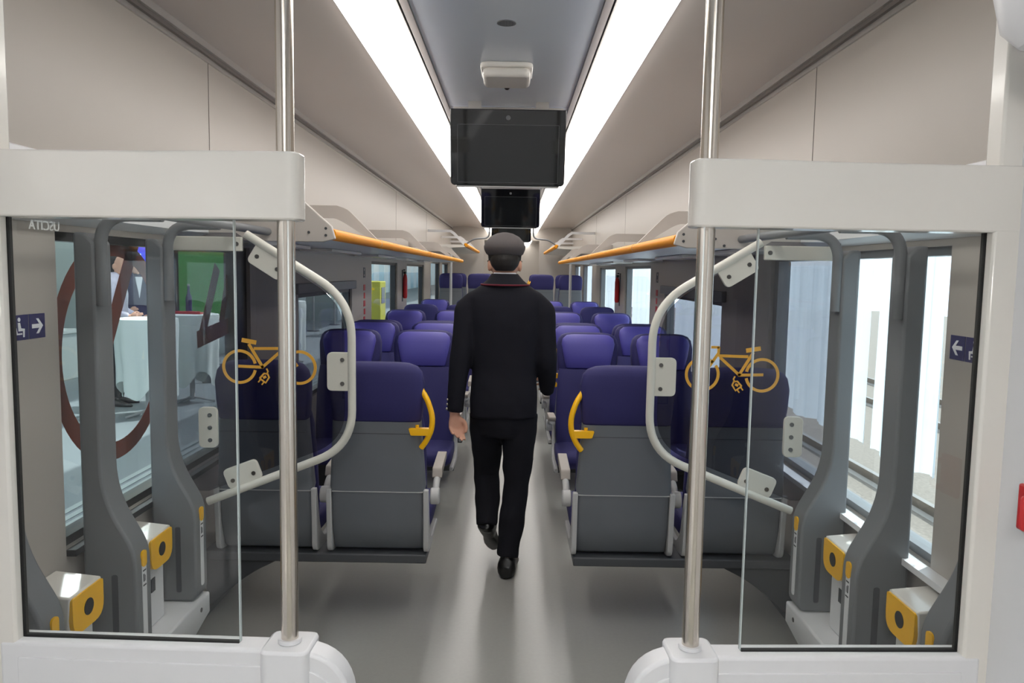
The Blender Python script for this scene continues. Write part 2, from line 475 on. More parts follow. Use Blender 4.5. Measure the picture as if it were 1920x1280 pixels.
# ------------------------------------------------------------------ draught screens (white frame with clear pane)
def draught_screen(s):
    nm = 'left' if s < 0 else 'right'
    X0 = -0.41 if s < 0 else 0.42
    a = math.radians(2.2) * s
    r = empty('draught_screen', (X0, 1.53, 0), a)
    tag(r, 'white framed draught screen with clear pane, %s of the aisle' % nm, 'draught screen', 'draught screens at the vestibule')
    U = lambda u: s*u
    def bx(mb, u0, u1, y0, y1, z0, z1): mb.box(min(s*u0, s*u1), max(s*u0, s*u1), y0, y1, z0, z1)
    # top band, rounded inner end in plan
    pl = [(U(-0.034), -0.038), (U(-0.034), 0.038), (U(0.66), 0.038), (U(0.66), -0.028), (U(0.25), -0.028), (U(0.13), -0.040)]
    MB().prism(roundpoly(pl, [0.022, 0.03, 0, 0, 0.05, 0.09], 6), 'z', 1.692, 1.822).build('top_band', 'white', r, smooth=30, bevel=0.004, bseg=2)
    # outer stile up to the ceiling and thin white gusset
    m = MB(); bx(m, 0.5635, 0.66, -0.028, 0.007, 0.0, 1.70); bx(m, 0.572, 0.66, -0.02, 0.03, 1.81, 2.52)
    m.build('outer_stile', 'white', r, smooth=30, bevel=0.006)
    # base panel with rounded inner corner
    pl = [(U(-0.135), 0.0), (U(0.60), 0.0), (U(0.60), 0.822), (U(-0.135), 0.825)]
    MB().prism(roundpoly(pl, [0, 0, 0, 0.13], 10), 'y', -0.03, 0.03).build('base_panel', 'white2', r, smooth=30, bevel=0.008, bseg=3)
    pl = [(U(-0.115), 0.0), (U(0.56), 0.0), (U(0.56), 0.79), (U(-0.115), 0.79)]
    MB().prism(roundpoly(pl, [0, 0, 0, 0.115], 10), 'y', -0.033, -0.02).build('base_inset', 'white2', r, smooth=30, bevel=0.002)
    # pole socket
    pl = [(-0.05, -0.05), (0.05, -0.05), (0.05, 0.05), (-0.05, 0.05)]
    m = MB(); m.prism(roundpoly(pl, 0.02, 4), 'z', 0.60, 0.829)
    m.build('pole_socket', 'white2', r, smooth=30, bevel=0.006)
    # clear pane with dark border
    g = MB(); bx(g, 0.105, 0.5625, -0.004, 0.004, 0.822, 1.694)
    g.build('pane', 'pane', r, smooth=0)
    e = MB(); bx(e, 0.1025, 0.105, -0.004, 0.004, 0.826, 1.692); e.build('pane_edge', 'edge', r, smooth=0)
    e = MB(); bx(e, 0.560, 0.5635, -0.0065, 0.0065, 0.822, 1.692); bx(e, 0.105, 0.560, -0.007, 0.007, 0.820, 0.8255)
    e.build('pane_gasket', 'rubber', r, smooth=0)
    # grab pole
    q = empty('grab_pole', (X0, 1.53, 0.83))
    tag(q, 'brushed steel vertical grab pole through the end of the %s white screen' % nm, 'grab pole', 'steel grab poles')
    MB().cyl((0, 0, 0.0), (0, 0, 1.70), 0.0175, 28).build('pole', 'steel', q)
    MB().cyl((0, 0, -0.0), (0, 0, 0.008), 0.024, 28).build('collar', 'white2', q)
    return r
draught_screen(-1); draught_screen(1)

# ------------------------------------------------------------------ bicycle pictogram as ribbons
def ribbon(mb, pts, w, y0, y1):
    P = [Vector((p[0], 0, p[1])) for p in pts]; L = []; Rr = []
    for i in range(len(P)):
        a = P[max(i-1, 0)]; b = P[min(i+1, len(P)-1)]
        t = (b-a).normalized(); nrm = Vector((-t.z, 0, t.x))
        L.append(P[i]+nrm*w/2); Rr.append(P[i]-nrm*w/2)
    rings = [[(l.x, y0, l.z), (l.x, y1, l.z), (q.x, y1, q.z), (q.x, y0, q.z)] for l, q in zip(L, Rr)]
    mb.rings(rings)
def arc(cx, cz, r, a0, a1, n=40):
    return [(cx+r*math.cos(math.radians(a0+(a1-a0)*i/n)), cz+r*math.sin(math.radians(a0+(a1-a0)*i/n))) for i in range(n+1)]
def bicycle_mark(mb, cx, cz, sx, y0, y1, k=1.0):
    """rear wheel to -sx ; coordinates in metres at k=1 (0.24 m wheelbase)"""
    def q(pts): return [(cx+sx*k*x, cz+k*z) for x, z in pts]
    w = 0.0115*k
    ribbon(mb, q(arc(-0.120, 0, 0.064, 10, 352)), w, y0, y1) if False else None
    ribbon(mb, q(arc(-0.120, 0, 0.064, 12, 348)), w, y0, y1)
    ribbon(mb, q(arc(0.120, 0, 0.064, 130, -215)), w, y0, y1)
    ribbon(mb, q([(-0.125, 0.002), (-0.024, -0.001)]), w, y0, y1)
    ribbon(mb, q([(-0.026, -0.003), (-0.082, 0.092)]), w, y0, y1)
    ribbon(mb, q([(-0.030, -0.002), (0.052, 0.070)]), w, y0, y1)
    ribbon(mb, q([(-0.062, 0.074), (0.058, 0.076)]), w, y0, y1)
    ribbon(mb, q([(0.112, 0.004), (0.058, 0.086), (0.058, 0.112)]), w, y0, y1)
    ribbon(mb, q([(0.056, 0.110), (0.088, 0.110)]), w*0.9, y0, y1)
    ribbon(mb, q([(-0.110, 0.108), (-0.052, 0.098)]), w*1.5, y0, y1)
    # plug under the crank
    ribbon(mb, q([(-0.012, -0.006), (-0.006, -0.018), (-0.012, -0.028)]), w*0.5, y0, y1)
    pl = q([(-0.040, -0.046), (-0.022, -0.026), (-0.008, -0.028), (-0.002, -0.042), (-0.016, -0.064)])
    ribbon(mb, pl + [pl[0]], w*0.6, y0, y1)
    ribbon(mb, q([(-0.026, -0.044), (-0.014, -0.038)]), w*0.9, y0, y1)
    ribbon(mb, q([(-0.038, -0.052), (-0.046, -0.062)]), w*0.45, y0, y1)
    ribbon(mb, q([(-0.024, -0.062), (-0.032, -0.072)]), w*0.45, y0, y1)

# ------------------------------------------------------------------ tinted screens behind the bicycle bays
def bike_screen(s):
    nm = 'left' if s < 0 else 'right'
    Y = 3.05
    r = empty('bay_screen', (s*1.0, Y, 0.65))
    tag(r, 'tinted glass screen in bent white tube with yellow bicycle sign, %s of the aisle' % nm, 'glass screen', 'tinted bicycle bay screens')
    q = lambda x, z: (s*x - s*1.0, 0, z-0.65)
    path = [q(1.016, 1.730), q(0.600, 1.475), q(0.598, 0.885), q(1.185, 0.650)]
    fp = fillet(path, 0.15, 10)
    MB().tube(fp, 0.0165, 16).build('tube_frame', 'tube', r)
    # pane follows the inside of the tube
    inner = fillet([q(1.06, 1.735), q(0.632, 1.462), q(0.63, 0.905), q(1.185, 0.690)], 0.13, 10)
    pts = [(p.x, p.z) for p in inner] + [q(1.335, 0.69)[::2], q(1.335, 1.735)[::2]]
    MB().prism(pts, 'y', 0.012, 0.019).build('tinted_pane', 'tinted', r, smooth=0)
    # clamp plates with bolts
    def plate(cx, cz, w, h, ang, nb=2, vertical=True):
        c, sn = math.cos(ang), math.sin(ang)
        pl = roundpoly([(-w/2, -h/2), (w/2, -h/2), (w/2, h/2), (-w/2, h/2)], 0.022, 5)
        P = [(s*(cx + c*a - sn*b) - s*1.0, cz + sn*a + c*b - 0.65) for a, b in pl]
        o = MB().prism(P, 'y', -0.006, 0.011).build('clamp_plate', 'tube', r, smooth=30, bevel=0.002)
        for i in range(nb):
            t = (i-(nb-1)/2)*0.62/max(nb-1, 1)
            a, b = (-w*0.12, t*h) if vertical else (t*w, -h*0.12)
            x = s*(cx + c*a - sn*b) - s*1.0; z = cz + sn*a + c*b - 0.65
            MB().cyl((x, -0.010, z), (x, -0.005, z), 0.0085, 14).build('bolt', 'bolt', o)
    plate(0.648, 1.19, 0.10, 0.155, 0)
    plate(0.925, 1.628, 0.15, 0.10, math.radians(32), 2, False)
    plate(1.042, 0.765, 0.145, 0.085, math.radians(-21), 2, False)
    plate(1.178, 0.955, 0.075, 0.165, 0, 3)
    m = MB(); m.box(min(s*0.03, s*0.33), max(s*0.03, s*0.33), -0.008, 0.012, 1.012, 1.068)
    tb = m.build('top_clamp', 'tube', r, bevel=0.004)
    MB().cyl((s*0.05, -0.011, 1.04), (s*0.05, -0.007, 1.04), 0.009, 14).build('bolt', 'bolt', tb)
    d = MB()
    cxw = -0.932 if s < 0 else 0.926
    bicycle_mark(d, cxw - s*1.0, 1.202-0.65, -s, 0.0095, 0.0118)
    d.build('bicycle_sign', 'decal', r, smooth=0)
bike_screen(-1); bike_screen(1)

# ------------------------------------------------------------------ bicycle stands along the walls
def bike_stand(s, Y, where):
    nm = 'left' if s < 0 else 'right'
    r = empty('bicycle_stand', (s*1.24, Y, 0.11))
    tag(r, 'grey slotted bicycle stand against the %s wall, %s' % (nm, where), 'bicycle stand', 'grey bicycle stands')
    q = lambda x, z: (s*(x-1.24), z-0.11)
    pl = [q(1.165, 0.325), q(1.185, 0.302), q(1.335, 0.302), q(1.335, 1.70), q(1.30, 1.70), q(1.268, 1.67), q(1.268, 0.855), q(1.165, 0.672)]
    rp = roundpoly(pl, [0.03, 0, 0, 0, 0.01, 0.01, 0.10, 0.05], 7)
    MB().prism(rp, 'y', -0.052, 0.052).build('divider_body', 'gray', r, smooth=30, bevel=0.010, bseg=3)
    # camera-facing recessed slot and aisle-facing label slot
    m = MB()
    P = roundpoly([q(1.225, 0.34), q(1.245, 0.34), q(1.245, 0.60), q(1.225, 0.60)], 0.009, 4)
    m.prism(P, 'y', -0.0535, -0.050)
    m.build('side_slot', 'slot', r, smooth=30)
    xs = s*(1.1645-1.24)
    P = roundpoly([(-0.014, 0.24), (0.014, 0.24), (0.014, 0.53), (-0.014, 0.53)], 0.013, 5)
    MB().prism(P, 'x', xs-0.0015, xs+0.0015).build('label_strip', 'white2', r, smooth=30)
    P = roundpoly([(-0.016, 0.50), (0.016, 0.50), (0.016, 0.555), (-0.016, 0.555)], 0.015, 6)
    MB().prism(P, 'x', xs-0.003, xs+0.003).build('buckle', 'yellow', r, smooth=30)
    m = MB(); m.box(xs-0.002, xs+0.002, -0.011, 0.010, 0.435, 0.440); m.box(xs-0.002, xs+0.002, -0.011, 0.010, 0.485, 0.490)
    m.box(xs-0.002, xs+0.002, -0.009, -0.001, 0.45, 0.476); m.box(xs-0.002, xs+0.002, 0.003, 0.006, 0.45, 0.47)
    m.build('label_mark', 'slot', r, smooth=0)
    # hook tube
    h = fillet([(s*(1.258-1.24), -0.03, 1.36), (s*(1.258-1.24), -0.03, 1.645), (s*(1.061-1.24), -0.03, 1.645)], 0.17, 10)
    MB().tube(h, 0.019, 14).build('hook_tube', 'gray', r)
    return r
for s in (-1, 1):
    bike_stand(s, 2.93, 'next to the tinted screen')
    bike_stand(s, 2.46, 'middle of the three on its side')
    bike_stand(s, 1.965, 'nearest the white framed screen')
    nm = 'left' if s < 0 else 'right'
    r = empty('bicycle_plinth', (s*1.25, 2.35, 0))
    tag(r, 'low pale plinth under the bicycle stands along the %s wall' % nm, 'plinth', 'bicycle bay plinths')
    MB().prism([(s*(1.25-1.25), 0.06), (s*0.11, 0.06), (s*0.11, 0.30), (s*(-0.09), 0.30), (s*(-0.09), 0.22)], 'y', -0.72, 0.64).build('top_shell', 'white2', r, bevel=0.008)
    MB().box(min(s*0.03, s*0.10), max(s*0.03, s*0.10), -0.72, 0.64, 0, 0.062).build('foot', 'rubber', r, smooth=0)
    o = MB().cyl((s*(-0.092), 0.55, 0.26), (s*(-0.086), 0.55, 0.26), 0.009, 12).build('bolt', 'bolt', r)
    for Y, wh in ((2.69, 'between the far and middle bicycle stands'), (2.21, 'between the middle and near bicycle stands')):
        b = empty('socket_box', (s*1.30, Y, 0.30))
        tag(b, 'white socket box with yellow face, %s wall, %s' % (nm, wh), 'socket box', 'yellow faced bicycle socket boxes')
        MB().box(min(s*-0.06, s*0.045), max(s*-0.06, s*0.045), -0.075, 0.075, 0.0, 0.225).build('stem', 'white2', b, bevel=0.008)
        MB().prism([(s*-0.075, 0.22), (s*0.058, 0.22), (s*0.058, 0.36), (s*-0.085, 0.345)], 'y', -0.085, 0.085).build('box_body', 'white', b, bevel=0.006)
        P = roundpoly([(-0.083, 0.225), (0.083, 0.225), (0.083, 0.34), (-0.083, 0.34)], [0.05, 0.05, 0.01, 0.01], 5)
        xa = s*-0.090
        MB().prism(P, 'x', min(xa, xa+s*0.012), max(xa, xa+s*0.012)).build('yellow_face', 'yellow', b, smooth=30)
        MB().cyl((xa-s*0.0015, 0, 0.285), (xa+s*0.004, 0, 0.285), 0.025, 20).build('socket_hole', 'black', b)
        P = [(-0.03, 0.13), (0.0, 0.13), (0.0, 0.18), (-0.03, 0.18)]
        MB().prism(P, 'x', s*-0.0615-0.001, s*-0.0615+0.001).build('sticker', 'slot', b, smooth=0)

# ------------------------------------------------------------------ seats
def make_seat(arm, handle, name='passenger_seat'):
    """faces +y ; arm: side (+1/-1) with an armrest ; handle: yellow grip on that side"""
    r = empty(name)
    lean = lambda z: -0.075*(z-0.33)/0.86
    def sec(z, hx, dy, t, e): return (z, 0, lean(z)+dy, hx, t, e)
    MB().loft([sec(0.315, 0.205, 0.03, 0.02, 6), sec(0.335, 0.206, 0.015, 0.035, 6), sec(0.45, 0.209, 0.0, 0.04, 7), sec(0.60, 0.209, 0.0, 0.04, 7), sec(0.625, 0.215, 0.0, 0.04, 7),
               sec(0.75, 0.207, 0, 0.04, 7), sec(0.88, 0.198, 0, 0.042, 7), sec(0.93, 0.196, 0, 0.044, 7)], n=32).build('back_shell', 'shell', r, smooth=50)
    MB().box(-0.19, 0.19, lean(0.875)-0.0425, lean(0.875)-0.03, 0.874, 0.877).build('shell_seam', 'beam', r, smooth=0)
    MB().box(-0.205, 0.205, lean(0.62)-0.042, lean(0.62)-0.03, 0.603, 0.606).build('shell_seam', 'silver', r, smooth=0)
    MB().loft([sec(0.925, 0.190, 0.012, 0.050, 6), sec(0.94, 0.198, 0.010, 0.058, 6), sec(1.02, 0.206, 0.01, 0.062, 5), sec(1.10, 0.209, 0.01, 0.062, 4.5),
               sec(1.15, 0.198, 0.01, 0.058, 4), sec(1.175, 0.178, 0.01, 0.05, 3.5), sec(1.188, 0.145, 0.01, 0.036, 3), sec(1.193, 0.10, 0.01, 0.015, 3)], n=36).build('headrest_back', 'navy', r, smooth=60)
    MB().loft([sec(0.955, 0.138, 0.058, 0.022, 4), sec(0.965, 0.150, 0.058, 0.034, 4), sec(1.05, 0.168, 0.06, 0.040, 4), sec(1.12, 0.180, 0.06, 0.038, 4),
               sec(1.155, 0.172, 0.055, 0.032, 4), sec(1.178, 0.145, 0.045, 0.022, 3), sec(1.186, 0.10, 0.035, 0.01, 3)], n=36).build('headrest', 'violet', r, smooth=60)
    # backrest cushion with wings
    MB().loft([sec(0.44, 0.205, 0.085, 0.05, 4), sec(0.55, 0.212, 0.075, 0.055, 4), sec(0.75, 0.210, 0.07, 0.05, 4), sec(0.90, 0.202, 0.065, 0.045, 4),
               sec(0.952, 0.195, 0.06, 0.03, 4)], n=32).build('backrest', 'navy', r, smooth=60)
    sc = MB()
    secs = []
    for y, hx, z0, z1 in ((0.02, 0.20, 0.37, 0.46), (0.06, 0.218, 0.355, 0.475), (0.25, 0.222, 0.355, 0.47), (0.42, 0.222, 0.365, 0.485), (0.47, 0.216, 0.385, 0.475), (0.49, 0.20, 0.41, 0.45)):
        rg = []
        for k in range(28):
            a = 2*PI*k/28; c, q = math.cos(a), math.sin(a)
            rg.append((hx*math.copysign(abs(c)**0.35, c), y, (z0+z1)/2+(z1-z0)/2*math.copysign(abs(q)**0.5, q)))
        secs.append(rg)
    sc.rings(secs).build('seat_cushion', 'navy', r, smooth=60)
    for sx in (-1, 1):
        pl = roundpoly([(-0.070, 0.615), (-0.04, 0.615), (0.02, 0.40), (0.10, 0.345), (0.36, 0.35), (0.36, 0.325), (0.06, 0.305), (-0.052, 0.318)], [0, 0, 0.06, 0.03, 0, 0, 0.04, 0.04], 5)
        MB().prism(pl, 'x', min(sx*0.207, sx*0.230), max(sx*0.207, sx*0.230)).build('side_frame', 'silver', r, smooth=30, bevel=0.004)
    # armrest
    ax = arm*0.252
    a = MB().tube(fillet([(ax, 0.03, 0.575), (ax, 0.08, 0.615), (ax, 0.36, 0.655)], 0.06, 5), 0.016, 12).build('armrest', 'silver', r)
    hub = MB(); hub.cyl((ax-0.021, 0.02, 0.565), (ax+0.021, 0.02, 0.565), 0.038, 24)
    hub.build('hub', 'silver', a, bevel=0.006)
    MB().prism(roundpoly([(0.10, 0.625), (0.37, 0.66), (0.385, 0.69), (0.12, 0.672)], 0.012, 4), 'x', ax-0.023, ax+0.023).build('pad', 'pad', a, smooth=30, bevel=0.006)
    if handle:
        g = [(arm*0.198, lean(1.07)-0.01, 1.072), (arm*0.225, lean(1.04)-0.03, 1.035), (arm*0.250, lean(0.96)-0.045, 0.965), (arm*0.248, lean(0.90)-0.05, 0.90), (arm*0.222, lean(0.85)-0.05, 0.845), (arm*0.200, lean(0.82)-0.045, 0.815)]
        g = fillet(g, 0.05, 4)
        h = MB().tube(g, 0.0125, 12).build('grab_handle', 'yellow', r)
        MB().prism(roundpoly([(arm*0.145, 0.905), (arm*0.24, 0.905), (arm*0.235, 0.873), (arm*0.155, 0.873)], 0.005, 3), 'y', lean(0.89)-0.06, lean(0.89)-0.03).build('handle_bracket', 'yellow', h, smooth=30, bevel=0.003)
        MB().cyl((arm*0.182, lean(0.9)-0.045, 0.905), (arm*0.182, lean(0.9)-0.045, 0.918), 0.008, 12).build('handle_knob', 'yellow', h)
    return r

protos = {}
for arm in (-1, 1):
    for h in (True, False): protos[(arm, h)] = [make_seat(arm, h), False]
def place_seat(arm, handle, x, y, z, rz, label, group):
    pr = protos[(arm, handle)]
    o = pr[0] if not pr[1] else copy_tree(pr[0])
    pr[1] = True
    o.location = (x, y, z); o.rotation_euler = (0, 0, rz)
    tag(o, label, 'seat', group)
    return o
# rows: (y, facing +1 away / -1 towards, floor z, description)
ROWS = [(3.44, 1, 0, 'in the nearest row, grey back shell showing'),
        (5.17, -1, 0, 'in the second row facing the nearest row'),
        (6.02, -1, 0, 'in the third row, just behind the second'),
        (6.30, 1, 0, 'in the fourth row, back to back with the third'),
        (7.85, -1, 0, 'in the fifth row facing the vestibule'),
        (9.30, 1, 0, 'in the sixth row turned away'),
        (10.85, -1, 0, 'in the last low row'),
        (13.7, 1, STEP_Z, 'in the first raised row'),
        (14.9, 1, STEP_Z, 'in the second raised row')]
XA, XW = 0.555, 1.06
for i, (y, fc, z, d) in enumerate(ROWS):
    for s in (-1, 1):
        nm = 'left' if s < 0 else 'right'
        for aisle in (True, False):
            arm = -s*fc
            x = s*(XA if aisle else XW)
            lab = 'blue %s seat %s of aisle, %s' % ('aisle' if aisle else 'window', nm, d)
            place_seat(arm, aisle, x, y, z, 0 if fc > 0 else PI, lab, 'blue passenger seats')
        if True:
            b = empty('seat_beam', (s*0.85, y+0.05*fc, z))
            tag(b, 'dark grey beam carrying the %s seat pair %s' % (nm, d), 'seat beam', 'dark seat beams')
            q = lambda v: (s*(v-0.85))
            MB().box(min(q(0.335), q(1.35)), max(q(0.335), q(1.35)), -0.10, 0.11, 0.268, 0.31).build('crossbeam', 'beam', b, bevel=0.006)
            pl = roundpoly([(q(1.0), 0.27), (q(1.16), 0.19), (q(1.355), 0.02), (q(1.355), 0.27)], [0.05, 0.1, 0, 0], 6)
            MB().prism(pl, 'y', -0.06, 0.07).build('wall_bracket', 'beam', b, smooth=30, bevel=0.005)

# ------------------------------------------------------------------ luggage racks
def rack_profile(s, w):
    o = [(0.775, 1.775), (0.955, 1.955), (1.02, 1.975), (1.36, 1.975)]
    i = [(1.36, 1.975-w), (1.03, 1.975-w), (0.985, 1.955-w), (0.80, 1.765)]
    return [(s*a, b) for a, b in o+i]
def lug_rack(s):
    nm = 'left' if s < 0 else 'right'
    y0, y1 = 3.40, 12.25
    r = empty('luggage_rack', (s*HW, y0, 0))
    tag(r, 'long overhead luggage rack with amber front rail above the %s windows' % nm, 'luggage rack', 'long luggage racks')
    T = lambda x: s*(abs(x)-HW)
    MB().prism([(T(0.785), 1.735), (T(0.785), 1.750), (T(1.36), 1.752), (T(1.36), 1.725)], 'y', 0.02, y1-y0).build('shelf', 'white2', r, smooth=0)
    m = MB()
    for a, b in ((0.0, 1.02), (1.50, 2.5), (3.2, 4.2), (4.9, 5.9), (6.6, 7.6)):
        MB().box(min(T(1.12), T(1.33)), max(T(1.12), T(1.33)), a+0.05, b, 1.708, 1.727).build('underside_panel', 'white', r, smooth=0, bevel=0.003)
    segs = [0.03, 1.25, 4.0, 6.9, y1-y0]
    for a, b in zip(segs[:-1], segs[1:]):
        MB().tube([(T(0.775), a+0.012, 1.752), (T(0.775), b-0.012, 1.752)], 0.026, 18).build('rail', 'orange', r)
        MB().tube([(T(0.775), b-0.012, 1.752), (T(0.775), b+0.012, 1.752)], 0.0245, 18).build('rail_joint', 'white', r)
    # end plate
    pl = [(T(0.745), 1.73), (T(0.76), 1.785), (T(0.955), 1.957), (T(1.02), 1.975), (T(1.36), 1.975), (T(1.36), 1.715), (T(0.80), 1.715)]
    e = MB().prism(pl, 'y', 0.0, 0.025).build('end_plate', 'plate', r, bevel=0.004)
    for x, z in ((0.785, 1.775), (0.785, 1.745), (0.86, 1.757), (0.925, 1.757), (0.965, 1.728)):
        MB().cyl((T(x), -0.003, z), (T(x), 0.002, z), 0.006, 12).build('screw', 'slot', e)
    for y in (1.25, 4.0, 6.9, y1-y0-0.03):
        pl = roundpoly([(T(a), b) for a, b in rack_profile(1, 0.075)], [0.01, 0.08, 0.0, 0, 0, 0.02, 0.05, 0.0], 5)
        MB().prism(pl, 'y', y-0.012, y+0.012).build('bracket', 'plate', r, smooth=30)
    # pipe that carries the bicycle hooks in front of the rack
    fp = [(T(1.04), -1.50, 1.757), (T(1.04), 0.0, 1.757)]
    MB().tube(fp, 0.017, 14).build('hook_pipe', 'gray', r)
lug_rack(-1); lug_rack(1)
for s, nm in ((-1, 'left'), (1, 'right')):
    r = empty('upper_rack', (s*HW, 12.6, 0))
    tag(r, 'short luggage rack with amber rail above the raised seats on the %s' % nm, 'luggage rack', 'short raised racks')
    T = lambda x: s*(abs(x)-HW)
    MB().prism([(T(0.75), 1.985), (T(0.75), 2.02), (T(1.36), 2.03), (T(1.36), 1.955)], 'y', 0, 4.6).build('shelf', 'white', r, smooth=0)
    MB().tube([(T(0.74), 0.0, 2.02), (T(0.74), 4.6, 2.02)], 0.03, 14).build('rail', 'orange', r)
    for y in (0.02, 2.3, 4.5):
        pl = [(T(0.74), 2.03), (T(0.92), 2.22), (T(0.98), 2.26), (T(1.36), 2.26), (T(1.36), 2.22), (T(1.0), 2.22), (T(0.95), 2.19), (T(0.77), 2.01)]
        MB().prism(pl, 'y', y-0.012, y+0.012).build('bracket', 'white2', r, smooth=0)
    MB().tube(fillet([(T(0.74), 0.05, 2.03), (T(0.62), 0.05, 2.12), (T(0.36), 0.05, 2.14), (T(0.36), 0.05, 2.52)], 0.08, 5), 0.014, 10).build('loop', 'gray', r)
    MB().cyl((T(0.98), 0.04, STEP_Z), (T(0.98), 0.04, 2.0), 0.022, 12).build('post', 'silver', r)

# ------------------------------------------------------------------ things on the ceiling
def monitor(Y, label, tilt=4):
    r = empty('ceiling_monitor', (0.0, Y, 2.52))
    tag(r, label, 'monitor', 'ceiling monitors')
    w = 0.315
    pl = roundpoly([(-w, -0.455), (w, -0.455), (w, -0.048), (-w, -0.048)], [0.028, 0.028, 0.006, 0.006], 5)
    b = MB().prism(pl, 'y', 0.0, 0.09).build('housing', 'black', r, smooth=30, bevel=0.004)
    b.rotation_euler.x = math.radians(10)
    b.location = (0, -0.02, 0)
    pl = roundpoly([(-w+0.006, -0.449), (w-0.006, -0.449), (w-0.006, -0.052), (-w+0.006, -0.052)], [0.024, 0.024, 0.004, 0.004], 5)
    MB().prism(pl, 'y', -0.0035, 0.001).build('front_glass', 'screen', b, smooth=30)
    fr = MB()
    x0, x1, z0, z1 = -0.276, 0.278, -0.438, -0.128
    for bx in ((x0, x1, z0, z0+0.002), (x0, x1, z1-0.002, z1), (x0, x0+0.002, z0, z1), (x1-0.002, x1, z0, z1)):
        fr.box(bx[0], bx[1], -0.0045, -0.003, bx[2], bx[3])
    fr.build('display_border', 'slot', b, smooth=0)
    MB().box(x0+0.003, x1-0.003, -0.0042, -0.0030, z0+0.003, z1-0.003).build('display', 'display', b, smooth=0)
    MB().cyl((0, -0.006, -0.092), (0, -0.003, -0.092), 0.013, 18).build('camera_eye', 'graydk', b)
    MB().box(-w+0.03, w-0.03, 0.005, 0.085, -0.466, -0.454).build('bottom_lip', 'silver', b, bevel=0.004)
    m = MB(); m.box(-0.22, -0.15, 0.02, 0.08, -0.05, 0.0); m.box(0.15, 0.22, 0.02, 0.08, -0.05, 0.0); m.box(-0.30, 0.30, 0.03, 0.07, -0.05, -0.03)
    m.build('mount', 'trim', r, smooth=0)
monitor(4.26, 'nearest and largest black monitor hanging from the ceiling panel')
monitor(8.3, 'second black monitor hanging behind the nearest one')
monitor(12.3, 'third black monitor, partly behind the peaked cap')

r = empty('wireless_box', (-0.004, 3.60, 2.52))
tag(r, 'rounded white square box on the grey ceiling panel before the monitor', 'ceiling box')
pl = roundpoly([(-0.117, -0.13), (0.117, -0.13), (0.117, 0.13), (-0.117, 0.13)], 0.045, 7)
MB().prism(pl, 'z', -0.022, 0.0).build('base', 'white', r, smooth=30, bevel=0.006)
pl = roundpoly([(-0.108, -0.12), (0.108, -0.12), (0.108, 0.12), (-0.108, 0.12)], 0.04, 7)
MB().prism(pl, 'z', -0.062, -0.02).build('cover', 'white', r, smooth=30, bevel=0.018, bseg=4)
r = empty('ceiling_speaker', (0.0, 2.95, 2.52))
tag(r, 'small round grey speaker grille flush in the ceiling panel', 'speaker')
MB().cyl((0, 0, -0.003), (0, 0, 0.002), 0.036, 28).build('grille', 'gray', r)
m = MB()
for i in range(-5, 6):
    h = math.sqrt(max(0, 0.031**2-(i*0.0055)**2))
    m.box(i*0.0055-0.001, i*0.0055+0.001, -h, h, -0.004, -0.002)
m.build('grille_slots', 'slot', r, smooth=0)
r = empty('ceiling_camera', (-0.006, 3.92, 2.52))
tag(r, 'tiny chrome dome camera behind the white ceiling box', 'camera')
MB().cyl((0, 0, -0.008), (0, 0, 0), 0.024, 20).build('ring', 'steel', r)
MB().ball((0, 0, -0.010), 0.014, 0.014, 0.012).build('dome', 'black', r)

# ------------------------------------------------------------------ signs on the walls
def wall_sign(s, yc, z):
    nm = 'left' if s < 0 else 'right'
    r = empty('direction_sign', (s*HW, yc, z))
    tag(r, 'navy sign with white seat symbol and arrow on the %s wall behind the clear pane' % nm, 'sign', 'navy direction signs')
    h = 0.036
    def bx(m, y0, y1, z0, z1, t=0.002):
        m.box(min(-s*t, -s*0.0005), max(-s*t, -s*0.0005), y0, y1, z0, z1)
    b = MB(); bx(b, -0.076, -0.002, -h, h); bx(b, 0.002, 0.076, -h, h); b.build('sign_plate', 'signblue', r, smooth=0)
    x0, x1 = -s*0.003, -s*0.002
    xa, xb = min(x0, x1), max(x0, x1)
    # arrow on the far half pointing along the car
    ar = MB()
    c = 0.039
    ar.prism([(c-0.026, -0.006), (c+0.008, -0.006), (c-0.006, -0.022), (c+0.005, -0.022), (c+0.026, 0), (c+0.005, 0.022), (c-0.006, 0.022), (c+0.008, 0.006), (c-0.026, 0.006)], 'x', xa, xb)
    ar.build('arrow', 'signwhite', r, smooth=0)
    st = MB(); c = -0.039
    st.prism([(c-0.006+0.006*math.cos(a*PI/6), 0.023+0.006*math.sin(a*PI/6)) for a in range(12)], 'x', xa, xb)
    st.prism([(c-0.012, 0.014), (c-0.002, 0.014), (c+0.002, -0.002), (c+0.018, -0.004), (c+0.016, -0.028), (c+0.010, -0.028), (c+0.010, -0.010), (c-0.010, -0.010)], 'x', xa, xb)
    st.prism([(c-0.024, 0.0), (c-0.019, 0.0), (c-0.014, -0.016), (c+0.006, -0.016), (c+0.006, -0.020), (c-0.018, -0.020)], 'x', xa, xb)
    st.build('seat_symbol', 'signwhite', r, smooth=0)
wall_sign(-1, 2.215, 1.418); wall_sign(1, 2.225, 1.397)

